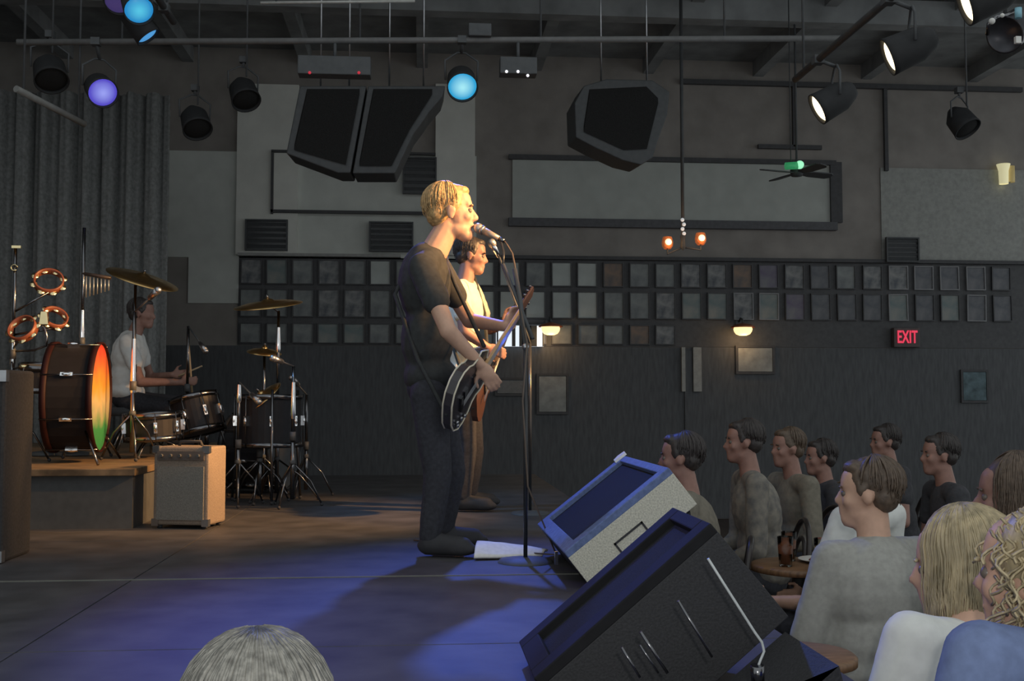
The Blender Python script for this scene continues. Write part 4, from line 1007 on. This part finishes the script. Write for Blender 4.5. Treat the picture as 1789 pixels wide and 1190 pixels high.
# ---------------------------------------------------------------- the singer with his guitar
SY = 5.2
def S(u, v, dy=0.0): return PY(u, v, SY + dy)
gN0, gN1 = S(850, 632, -0.10), S(938, 494, 0.32)        # neck: heel -> nut
gd = (gN1 - gN0).normalized()
gn = V((1, 0.0, 0.0)); gn = (gn - gd * gn.dot(gd)).normalized(); gx = gd.cross(gn).normalized()
nut = S(858, 652, -0.13)
J = dict(head=S(789, 371), neck=S(760, 428), chest=S(742, 500, 0.02), pelvis=S(752, 668, 0.03),
         shR=S(738, 466, -0.17), shL=S(762, 462, 0.20), elR=S(783, 578, -0.30), wrR=S(838, 636, -0.22),
         elL=S(820, 560, 0.36), wrL=gN0.lerp(gN1, 0.58) + V((-0.055, 0.02, -0.06)),
         hipR=S(748, 690, -0.09), hipL=S(760, 690, 0.12), knR=S(765, 826, -0.13), knL=S(790, 822, 0.12),
         ankR=V((S(752, 940, -0.14).x, SY - 0.14, STAGE + 0.085)), ankL=V((S(775, 940, 0.14).x, SY + 0.14, STAGE + 0.085)),
         toeR=V((S(752, 940, -0.14).x + 0.15, SY - 0.18, STAGE + 0.04)), toeL=V((S(775, 940, 0.14).x + 0.15, SY + 0.15, STAGE + 0.04)))
singer, hf = figure('sandy-haired singer in black T-shirt playing guitar at the microphone', J, V((1, 0.0, 0.04)), V((-0.06, 0, 1)), shirt=C_black, pants=C_jean, hair=H_singer, hairstyle='short', sleeve=0.55,
                voxel=0.0065, eyes=True, mouth=0.012, hk=1.13, girth=1.06, seed=3,
                hands={'R': ((0.55, 0.10, -0.75), (0.2, 0.95, -0.1), -1, 0.7), 'L': (gx * 0.5 + V((0.25, 0.1, 0.85)), gn * 0.3 + V((0.9, -0.3, 0)), 1, 1.0)})
# guitar (local: x across, y along neck, z normal)
def G(x, y, z): return gN0 + gx * x + gd * y + gn * z
t = thing('electric_guitar', 'black electric guitar with pale edging held by the singer', 'guitar', gN0)
half = [(0.0, -0.40), (0.06, -0.398), (0.115, -0.375), (0.152, -0.325), (0.160, -0.27), (0.145, -0.21), (0.118, -0.165), (0.112, -0.12), (0.124, -0.07), (0.118, -0.02), (0.085, 0.012), (0.045, 0.0)]
outl = half + [(-x, y) for x, y in reversed(half[1:])]
outl = [(x if not (x < 0 and y > -0.05) else x * 0.75, y) for x, y in outl]
MB().prism(outl, gn * -0.044, G(0, 0, 0), gx, gd).build('guitar_body', mat('guitar_black', (0.045, 0.04, 0.045), 0.2), t, 0.004)
M_bind = mat('cream_binding', (0.72, 0.66, 0.52), 0.4)
for z in (0.0, -0.044): MB().tube([G(x, y, z) for x, y in outl], 0.0042, 6, closed=True).build('binding', M_bind, t)
MB().prism([(-0.026, -0.1), (0.026, -0.1), (0.0215, 0.42), (-0.0215, 0.42)], gn * 0.012, G(0, 0, 0.0), gx, gd).build('neck', mat('maple', (0.62, 0.36, 0.16), 0.4, scale=10, var=0.15), t, 0.004)
MB().prism([(-0.0255, -0.1), (0.0255, -0.1), (0.021, 0.42), (-0.021, 0.42)], gn * 0.004, G(0, 0, 0.0122), gx, gd).build('fretboard', mat('maple_board', (0.66, 0.42, 0.2), 0.35), t)
for i in range(16):
    yy = 0.42 - 0.645 * (1 - 2 ** (-(i + 1) / 12)); wd = 0.021 + (0.42 - yy) / 0.52 * 0.0045
    MB().cone(G(-wd, yy, 0.0165), G(wd, yy, 0.0165), 0.0012, n=4).build('fret', M_steel, t)
hs = MB().prism([(-0.0215, 0.42), (0.0215, 0.42), (0.034, 0.46), (0.030, 0.58), (0.0, 0.60), (-0.034, 0.585), (-0.038, 0.46)], gn * 0.013, G(0, 0, -0.004), gx, gd).build('headstock', mat('dark_headstock', (0.12, 0.06, 0.04), 0.3), t, 0.003)
for i in range(3):
    for s_ in (-1, 1):
        q = G(s_ * 0.034, 0.475 + i * 0.038, 0.0); MB().cone(q, q + gx * s_ * 0.018, 0.003, n=6).sph(q + gx * s_ * 0.022, 0.008, 8, 6).build('tuner', M_chrome, hs)
for i in range(6): MB().cone(G(-0.016 + i * 0.0064, -0.30, 0.016), G(-0.014 + i * 0.0056, 0.43, 0.019), 0.0008, n=4).build('string', M_steel, t)
for yy in (-0.25, -0.15): MB().box((0, 0, 0), (0.001, 0.001, 0.001)).prism([(-0.04, yy - 0.018), (0.04, yy - 0.018), (0.04, yy + 0.018), (-0.04, yy + 0.018)], gn * 0.008, G(0, 0, 0), gx, gd).build('pickup', M_chrome, t) if False else MB().prism([(-0.04, yy - 0.018), (0.04, yy - 0.018), (0.04, yy + 0.018), (-0.04, yy + 0.018)], gn * 0.008, G(0, 0, 0), gx, gd).build('pickup', M_chrome, t)
MB().prism([(-0.042, -0.318), (0.042, -0.318), (0.042, -0.295), (-0.042, -0.295)], gn * 0.012, G(0, 0, 0), gx, gd).build('bridge', M_chrome, t)
for x, yy in ((0.10, -0.30), (0.12, -0.26), (0.085, -0.345), (0.11, -0.34)): MB().cone(G(x, yy, 0), G(x, yy, 0.014), 0.010, 0.008, n=10).build('knob', M_steel, t)
# strap over the left shoulder
sp = [G(0.0, -0.40, -0.02), J['pelvis'] + V((-0.06, -0.17, 0.10)), J['chest'] + V((-0.14, -0.08, -0.05)), J['shL'] + V((-0.10, -0.10, 0.07)), J['shL'] + V((0.02, -0.06, 0.085)), J['chest'] + V((0.15, 0.10, 0.02)), G(-0.08, 0.01, -0.02)]
MB().tube(sp, 0.010, 6).build('strap', C_black, t)

# ---------------------------------------------------------------- vocal microphone on its stand
mx = V((PY(918, 870, 4.85).x, 4.85, STAGE))
t = thing('microphone_stand', 'black boom microphone stand between the singer and the grey monitor', 'stand', mx)
ztop = PY(918, 606, 4.85)
MB().lathe([(0.0, 0.022), (0.03, 0.022), (0.115, 0.012), (0.125, 0.0)], mx + V((0, 0, 0.001))).build('round_base', M_black, t)
MB().cone(mx + V((0, 0, 0.02)), ztop, 0.0095, n=10).build('pole', M_blackgloss, t)
MB().sph(ztop, 0.017, 10, 8).build('clutch', M_steel, t)
bj = PY(899, 470, 5.0); bend = PY(878, 468, 5.02)
MB().tube([ztop, ztop.lerp(bj, 0.6) + V((0.006, 0, 0)), bj], 0.011, 8).build('boom', M_black, t)
MB().cone(PY(931, 592, 4.86), PY(879, 462, 5.03), 0.0085, n=8).build('boom_arm', M_black, t)
hold = PY(874, 419, 5.14)
MB().tube([PY(879, 462, 5.03), PY(880, 440, 5.08), PY(876, 424, 5.13), hold], 0.006, 8).build('mic_clip', M_blackgloss, t)
m0, m1 = PY(836, 399, 5.18), PY(872, 417, 5.14)
md = (m1 - m0).normalized()
t = thing('vocal_microphone', 'silver vocal microphone in front of the singer\'s mouth', 'microphone', m0)
MB().ell(m0, lookrot(md).transposed().to_3x3() and [c_ * 0.025 for c_ in (lookrot(md) @ V((1, 0, 0)), lookrot(md) @ V((0, 1, 0)), lookrot(md) @ V((0, 0, 1)))], 14, 10).build('grille_ball', mat('mic_mesh', (0.5, 0.48, 0.45), 0.4, 0.7, scale=300, var=0.3), t)
MB().cone(m0 + md * 0.018, m0 + md * 0.03, 0.025, 0.023).build('ring', M_steel, t)
MB().cone(m0 + md * 0.03, m1, 0.019, 0.0125).build('handle', mat('mic_grey', (0.42, 0.36, 0.3), 0.35, 0.4), t)
MB().cone(m1, m1 + md * 0.03, 0.011).build('connector', M_chrome, t)
cb = [m1 + md * 0.03, PY(886, 428, 5.12), PY(895, 443, 5.08), PY(899, 462, 5.02), PY(901, 478, 5.0), PY(908, 530, 4.93), PY(921, 600, 4.83), PY(913, 700, 4.835), PY(922, 850, 4.835), V((mx.x + 0.14, 4.86, STAGE + 0.03)), V((mx.x - 0.14, 5.2, STAGE + 0.008)), V((mx.x - 0.5, 5.6, STAGE + 0.008))]
o = tag(MB().tube(cb, 0.0045, 8).build('microphone_cable', mat('dark_cable', (0.12, 0.09, 0.07), 0.5)), 'curved cable hanging from the vocal microphone down its stand', 'cable')

# ---------------------------------------------------------------- second guitarist behind the singer
BY = 7.2
def B(u, v, dy=0.0): return PY(u, v, BY + dy)
bN0, bN1 = B(858, 648, -0.2), B(905, 520, 0.45)
bd = (bN1 - bN0).normalized(); bn = V((1, -0.1, 0)); bn = (bn - bd * bn.dot(bd)).normalized(); bx = bd.cross(bn).normalized()
def BG(x, y, z): return bN0 + bx * x + bd * y + bn * z
J2 = dict(head=B(824, 447), neck=B(812, 488), chest=B(812, 545), pelvis=B(812, 660), shR=B(803, 507, -0.18), shL=B(820, 505, 0.18),
          elR=B(812, 580, -0.27), wrR=B(850, 606, -0.24), elL=B(856, 575, 0.36), wrL=bN0.lerp(bN1, 0.7) + V((-0.05, 0, -0.05)),
          hipR=B(808, 672, -0.09), hipL=B(816, 672, 0.10), knR=B(815, 785, -0.11), knL=B(828, 785, 0.12),
          ankR=V((B(808, 880, -0.12).x, BY - 0.12, STAGE + 0.085)), ankL=V((B(820, 880, 0.12).x, BY + 0.12, STAGE + 0.085)),
          toeR=V((B(808, 880).x + 0.15, BY - 0.15, STAGE + 0.04)), toeL=V((B(820, 880).x + 0.15, BY + 0.15, STAGE + 0.04)))
figure('dark-haired guitarist in cream T-shirt standing behind the singer', J2, V((1, -0.12, -0.12)), V((0.1, 0, 1)), skin=M_skin2, shirt=C_cream, pants=C_jean, hair=H_dark, sleeve=0.6, voxel=0.0085, eyes=True, seed=5, fold=0.012, hk=1.02,
       hands={'R': ((0.8, 0.1, -0.3), (0.3, 0.9, -0.2), -1, 0.7), 'L': (V((0.2, 0.1, 0.9)), V((0.9, -0.3, 0)), 1, 1.0)})
t = thing('bass_guitar', 'dark bass guitar held by the guitarist behind the singer', 'guitar', bN0)
MB().prism([(x * 1.05, y) for x, y in outl], bn * -0.04, BG(0, 0, 0), bx, bd).build('guitar_body', mat('bass_dark', (0.08, 0.04, 0.03), 0.25), t, 0.004)
MB().prism([(-0.026, -0.1), (0.026, -0.1), (0.0215, 0.60), (-0.0215, 0.60)], bn * 0.02, BG(0, 0, 0), bx, bd).build('neck', M_darkwood, t, 0.003)
bh = MB().prism([(-0.022, 0.6), (0.022, 0.6), (0.045, 0.64), (0.025, 0.80), (-0.03, 0.80), (-0.035, 0.64)], bn * 0.016, BG(0, 0, 0), bx, bd).build('headstock', M_darkwood, t, 0.003)
for i in range(4): q = BG(0.04, 0.65 + i * 0.04, 0.008); MB().cone(q, q + bx * 0.03, 0.004).sph(q + bx * 0.034, 0.012, 8, 6).build('tuner', M_chrome, bh)
for i in range(4): MB().cone(BG(-0.014 + i * 0.009, -0.3, 0.024), BG(-0.012 + i * 0.008, 0.61, 0.024), 0.0014, n=4).build('string', M_steel, t)
MB().prism([(-0.04, -0.2), (0.04, -0.2), (0.04, -0.16), (-0.04, -0.16)], bn * 0.01, BG(0, 0, 0), bx, bd).build('pickup', M_black, t)
MB().tube([BG(0, -0.40, -0.02), J2['chest'] + V((-0.14, -0.08, -0.05)), J2['shL'] + V((-0.08, -0.10, 0.06)), J2['shL'] + V((0.03, -0.06, 0.08)), J2['chest'] + V((0.14, 0.12, 0.0)), BG(-0.08, 0.01, -0.02)], 0.012, 6).build('strap', C_black, t)

q0 = PY(866, 437, 6.95); q1 = PY(859, 424, 6.9); bs = V((PY(926, 700, 6.9).x, 6.9, STAGE))
t = thing('second_microphone_stand', 'microphone on a dark boom stand in front of the second guitarist', 'microphone', bs)
MB().lathe([(0.0, 0.022), (0.03, 0.022), (0.115, 0.012), (0.125, 0.0)], bs + V((0, 0, 0.001))).build('round_base', M_black, t)
bt = PY(926, 600, 6.9)
MB().cone(bs + V((0, 0, 0.02)), bt, 0.0095, n=10).build('pole', M_blackgloss, t)
MB().cone(bt, PY(872, 449, 6.95), 0.008, n=8).build('boom', M_black, t)
MB().cap(q1, 0.026, q1.lerp(q0, 0.2), 0.026).build('grille_ball', MATS['mic_mesh'], t)
MB().cone(q1, PY(872, 449, 6.95), 0.022, 0.013).build('handle', M_glint, t)

# ---------------------------------------------------------------- drummer
DY = 9.0
def D(u, v, dy=0.0): return PY(u, v, DY + dy)
J3 = dict(head=D(249, 548), neck=D(236, 578), chest=D(226, 622), pelvis=D(220, 690), shR=D(222, 597, -0.18), shL=D(238, 592, 0.18),
          elR=D(245, 668, -0.30), wrR=D(314, 668, -0.30), elL=D(262, 660, 0.34), wrL=D(300, 655, 0.2),
          hipR=D(226, 702, -0.09), hipL=D(230, 700, 0.10), knR=D(310, 712, -0.16), knL=D(318, 706, 0.18),
          ankR=V((D(305, 760, -0.16).x, DY - 0.16, RISER + 0.085)), ankL=V((D(312, 760, 0.18).x, DY + 0.18, RISER + 0.085)),
          toeR=V((D(305, 760).x + 0.15, DY - 0.18, RISER + 0.04)), toeL=V((D(312, 760).x + 0.15, DY + 0.2, RISER + 0.04)))
figure('drummer in white T-shirt seated among the drums', J3, V((1, -0.1, -0.05)), V((0.1, 0, 1)), skin=M_skin2, shirt=mat('white_tee', (0.80, 0.80, 0.78), 0.9, scale=30, var=0.05), pants=C_jean, hair=H_dark, sleeve=0.55, voxel=0.0105, seed=8, fold=0.012, hk=1.0, girth=1.15,
       hands={'R': ((1, 0, 0.1), (0.2, 0.9, 0.1), 1, 1.2), 'L': ((1, 0, 0.1), (0.2, -0.9, 0.1), -1, 1.2)})
for (w, tip, lab) in ((J3['wrR'] + V((0.085, 0.02, 0)), D(328, 578, -0.35), 'drumstick held upright in the drummer\'s near hand'), (J3['wrL'] + V((0.085, -0.02, 0)), D(352, 640, 0.1), 'drumstick held in the drummer\'s far hand')):
    w = V(w); dr_ = (tip - w).normalized(); o = tag(MB().cone(w - dr_ * 0.08, tip, 0.0095, 0.006).sph(tip, 0.008, 8, 6).build('drumstick', mat('hickory', (0.6, 0.45, 0.28), 0.5)), lab, 'drumstick')
t = thing('drum_stool', 'black round drum stool under the drummer', 'stool', (J3['pelvis'].x, DY, RISER))
MB().lathe([(0, -0.0), (0.16, -0.0), (0.17, -0.03), (0.16, -0.07), (0, -0.07)], (J3['pelvis'].x + 0.02, DY, J3['pelvis'].z - 0.10), n=24).build('seat', M_tolex, t)
stand(t, (J3['pelvis'].x + 0.02, DY, RISER), (J3['pelvis'].x + 0.02, DY, J3['pelvis'].z - 0.165), spread=0.22, legh=0.2)

# ================================================================== AUDIENCE
def chair_proto():
    t = thing('bentwood_chair', 'dark bentwood chair', 'chair', (0, 0, 0), 'bentwood chairs in the audience')
    M_b = M_bent
    MB().lathe([(0, 0.455), (0.18, 0.455), (0.20, 0.445), (0.20, 0.425), (0.185, 0.42), (0, 0.42)], n=28).build('seat', M_darkwood, t)
    for sx, sy in ((1, 1), (1, -1), (-1, 1), (-1, -1)):
        MB().tube([V((sx * 0.13, sy * 0.13, 0.43)), V((sx * 0.16, sy * 0.16, 0.2)), V((sx * 0.19, sy * 0.19, 0.0))], 0.015, 8).build('leg', M_b, t)
    MB().tube([V((0.145 * math.cos(a), 0.145 * math.sin(a), 0.2)) for a in [2 * PI * i / 24 for i in range(24)]], 0.010, 8, closed=True).build('leg_ring', M_b, t)
    def hoop(w, h, r, lean):
        pts = []
        for i in range(25):
            a = PI * i / 24
            x = w * math.cos(a); z = 0.44 + (h - 0.44) * math.sin(a) ** 0.62
            pts.append(V((x, -0.17 - lean * (z - 0.44), z)))
        return MB().tube(pts, r, 8)
    hoop(0.205, 0.88, 0.0155, 0.16).build('back_hoop', M_b, t)
    hoop(0.135, 0.78, 0.0125, 0.16).build('inner_hoop', M_b, t)
    return t
M_bent = mat('dark_bentwood', (0.035, 0.028, 0.026), 0.3)
PROTO = chair_proto(); first = [True]
def place_chair(loc, ang, label, s=1.0):
    c = PROTO if first[0] else copy_tree(PROTO); first[0] = False
    c.location = loc; c.rotation_euler = (0, 0, ang); c.scale = (s, s, s); c['label'] = label
    return c
def seated(label, uh, vh, Y, face, shirt, skin=M_skin2, hair=H_dark, style='short', lean=(0.06, 0.0), headturn=0.0, sleeve=0.5, hairlen=0.2, girth=1.0, seed=1, chairlab=None, voxel=0.012, pants=C_jean, hoff=(0, 0), fold=0.006, hk=1.0, tilt=(0, 0), seat=None, k=1.0, collar=None, nd=0.155, sd=0.07, cback=0.0, cs=1.0):
    """head centre seen at pixel (uh, vh) at depth Y; face = angle of facing (radians from +x)"""
    h = PY(uh, vh, Y); f = V((math.cos(face), math.sin(face), 0)); l = V((-f.y, f.x, 0))
    if seat is None: seat = min(h.z - 0.72, 0.46)
    base = h - f * (0.06 + lean[0]) - l * lean[1]; base.z = 0
    q = lambda a, b, c: base + f * a + l * b + V((0, 0, c))
    nk = h - V((0, 0, nd)) - f * (0.035 + (0.155 - nd) * 0.8) - l * lean[1] * 0.15
    pz = seat + 0.10
    pel = q(0, 0, pz); ch = pel.lerp(nk, 0.6) + f * -0.005
    J = dict(head=h, neck=nk, chest=ch, pelvis=pel, shL=nk + l * 0.19 - V((0, 0, sd)), shR=nk - l * 0.19 - V((0, 0, sd)),
             elL=ch + l * 0.27 + f * 0.06 - V((0, 0, 0.18)), elR=ch - l * 0.27 + f * 0.06 - V((0, 0, 0.18)),
             wrL=q(0.30, 0.14, pz + 0.10), wrR=q(0.30, -0.14, pz + 0.10), hipL=q(0.02, 0.09, pz - 0.01), hipR=q(0.02, -0.09, pz - 0.01),
             knL=q(0.43, 0.12, pz + 0.0), knR=q(0.43, -0.12, pz + 0.0), ankL=q(0.40, 0.13, 0.085), ankR=q(0.40, -0.13, 0.085), toeL=q(0.55, 0.14, 0.04), toeR=q(0.55, -0.14, 0.04))
    hfv = V((math.cos(face + headturn), math.sin(face + headturn), tilt[0]))
    figure(label, J, hfv, V((0, tilt[1], 1)), skin=skin, shirt=shirt, pants=pants, hair=hair, hairstyle=style, sleeve=sleeve, voxel=voxel, seed=seed, hairlen=hairlen, girth=girth, fold=fold, hk=hk, eyes=True, group='people in the audience', collar=collar)
    place_chair(base + f * (0.02 - cback), face - PI / 2, chairlab or ('dark bentwood chair under the ' + label.split(' ', 0)[0]), cs * max(0.7, (seat - 0.005) / 0.455))
    return base
PIh = PI
seated('person with smooth grey-blond hair seen from behind at the bottom edge', 447, 1305, 1.32, 1.7, C_dim, hair=H_grey, style='long', hairlen=0.12, hk=1.0, seed=11, chairlab='bentwood chair of the grey-blond person at the bottom edge')
seated('blond long-haired person in white shirt facing left', 1676, 990, 2.62, PI / 2 + 0.3, C_white, skin=M_skin, hair=H_blond, style='long', hairlen=0.17, lean=(0.08, -0.14), sleeve=1.5, seed=12, nd=0.12, sd=0.03, chairlab='bentwood chair of the blond person in white', hk=1.1, tilt=(-0.1, 0), headturn=0.75)
seated('curly blond person in blue shirt at the right edge', 1815, 1005, 1.92, PI / 2 + 0.2, C_blue, skin=M_skin, hair=H_blond, style='curly', seed=13, chairlab='bentwood chair of the curly blond person in blue', hk=1.08, lean=(0.02, 0.0), girth=1.2, sleeve=0.9, headturn=0.5, nd=0.10, sd=0.02)
seated('broad person in plain grey T-shirt seated with back to camera', 1515, 862, 3.85, 1.85, C_grey, skin=M_skin, hair=H_brown, seed=14, lean=(0.02, -0.02), girth=1.32, chairlab='bentwood chair with its hoop against the grey T-shirt', sleeve=0.9, headturn=0.85, hk=1.05, cback=0.13, cs=0.95, pants=mat('blue_denim', (0.07, 0.10, 0.22), 0.9, scale=60, var=0.2))
seated('person in pale shirt mostly hidden beyond the grey T-shirt', 1500, 852, 4.95, 2.15, C_white, skin=M_skin, hair=H_brown, seed=15, lean=(0.0, -0.22), chairlab='bentwood chair whose hoop crosses the pale shirt', hk=0.95, nd=0.11, sd=0.02, cback=0.08, cs=1.05)
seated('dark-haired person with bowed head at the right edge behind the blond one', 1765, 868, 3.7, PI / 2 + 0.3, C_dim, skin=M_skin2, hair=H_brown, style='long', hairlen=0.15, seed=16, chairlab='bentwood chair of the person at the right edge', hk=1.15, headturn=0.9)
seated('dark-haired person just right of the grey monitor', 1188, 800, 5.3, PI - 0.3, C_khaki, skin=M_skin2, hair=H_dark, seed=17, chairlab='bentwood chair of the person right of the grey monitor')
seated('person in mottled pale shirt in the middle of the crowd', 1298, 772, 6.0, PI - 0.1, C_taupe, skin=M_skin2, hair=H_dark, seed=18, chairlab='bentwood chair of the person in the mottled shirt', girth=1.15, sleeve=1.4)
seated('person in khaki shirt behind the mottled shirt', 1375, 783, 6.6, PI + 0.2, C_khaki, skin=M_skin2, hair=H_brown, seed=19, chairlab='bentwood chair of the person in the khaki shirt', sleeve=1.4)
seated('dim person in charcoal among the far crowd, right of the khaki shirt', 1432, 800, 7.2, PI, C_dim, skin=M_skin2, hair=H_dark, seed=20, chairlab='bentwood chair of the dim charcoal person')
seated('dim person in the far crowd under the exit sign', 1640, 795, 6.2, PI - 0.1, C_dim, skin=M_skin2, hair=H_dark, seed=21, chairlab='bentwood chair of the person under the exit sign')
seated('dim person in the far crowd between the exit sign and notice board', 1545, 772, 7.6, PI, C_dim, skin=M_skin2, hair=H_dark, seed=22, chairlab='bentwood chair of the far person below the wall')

# ---------------------------------------------------------------- tables with drinks
def round_table(c, z, r, label, m=M_wood):
    t = thing('pub_table', label, 'table', (c.x, c.y, 0))
    MB().lathe([(0, z), (r - 0.01, z), (r, z - 0.008), (r, z - 0.03), (r - 0.02, z - 0.035), (0, z - 0.035)], (c.x, c.y, 0), n=36).build('table_top', m, t)
    MB().cone((c.x, c.y, 0.03), (c.x, c.y, z - 0.035), 0.035, n=14).build('pedestal', M_black, t)
    MB().lathe([(0, 0.05), (0.05, 0.045), (0.22, 0.015), (0.23, 0.0)], (c.x, c.y, 0.001), n=24).build('base', M_black, t)
c1 = PZ(1398, 985, 0.76); round_table(c1, 0.76, 0.24, 'round wooden pub table with glasses left of the pale shirt')
c2 = PZ(1400, 1140, 0.76); round_table(c2, 0.76, 0.17, 'round wooden pub table at the edge of the stage before the grey T-shirt')
def tumbler(p, h, r, label, liquid):
    t = thing('drinking_glass', label, 'glass', p, 'glasses on the pub tables')
    MB().lathe([(0, 0.0), (r * 0.8, 0.0), (r, h), (r * 0.95, h), (r * 0.76, 0.008), (0, 0.008)], p, n=18).build('glass', glass_mat(), t)
    MB().lathe([(0, 0.01), (r * 0.75, 0.01), (r * 0.9, h * 0.7), (0, h * 0.7)], p, n=18).build('drink', liquid, t)
M_beer = mat('red_brown_drink', (0.22, 0.07, 0.03), 0.2); M_pale = mat('pale_drink', (0.5, 0.42, 0.28), 0.2)
for dx, dy, lab, lq in ((-0.10, -0.08, 'glass with dark drink, left one on the far pub table', M_beer), (0.05, -0.16, 'glass with pale drink at the front of the far pub table', M_pale), (-0.02, 0.10, 'glass with dark drink at the back of the far pub table', M_beer)):
    tumbler(V((c1.x + dx, c1.y + dy, 0.762)), 0.14, 0.038, lab, lq)
t = thing('plate', 'white plate on the far pub table', 'plate', (c1.x + 0.1, c1.y + 0.02, 0.762))
MB().lathe([(0, 0.004), (0.07, 0.004), (0.11, 0.016), (0.112, 0.014), (0.07, 0.0), (0, 0.0)], (c1.x + 0.12, c1.y + 0.04, 0.762), n=24).build('dish', M_white, t)
MB().lathe([(0, 0.03), (0.04, 0.026), (0.06, 0.008), (0, 0.006)], (c1.x + 0.12, c1.y + 0.04, 0.762), n=14).build('food', mat('red_food', (0.3, 0.08, 0.05), 0.6, scale=60, var=0.5), t)

bpy.data.scenes.remove(TMP)
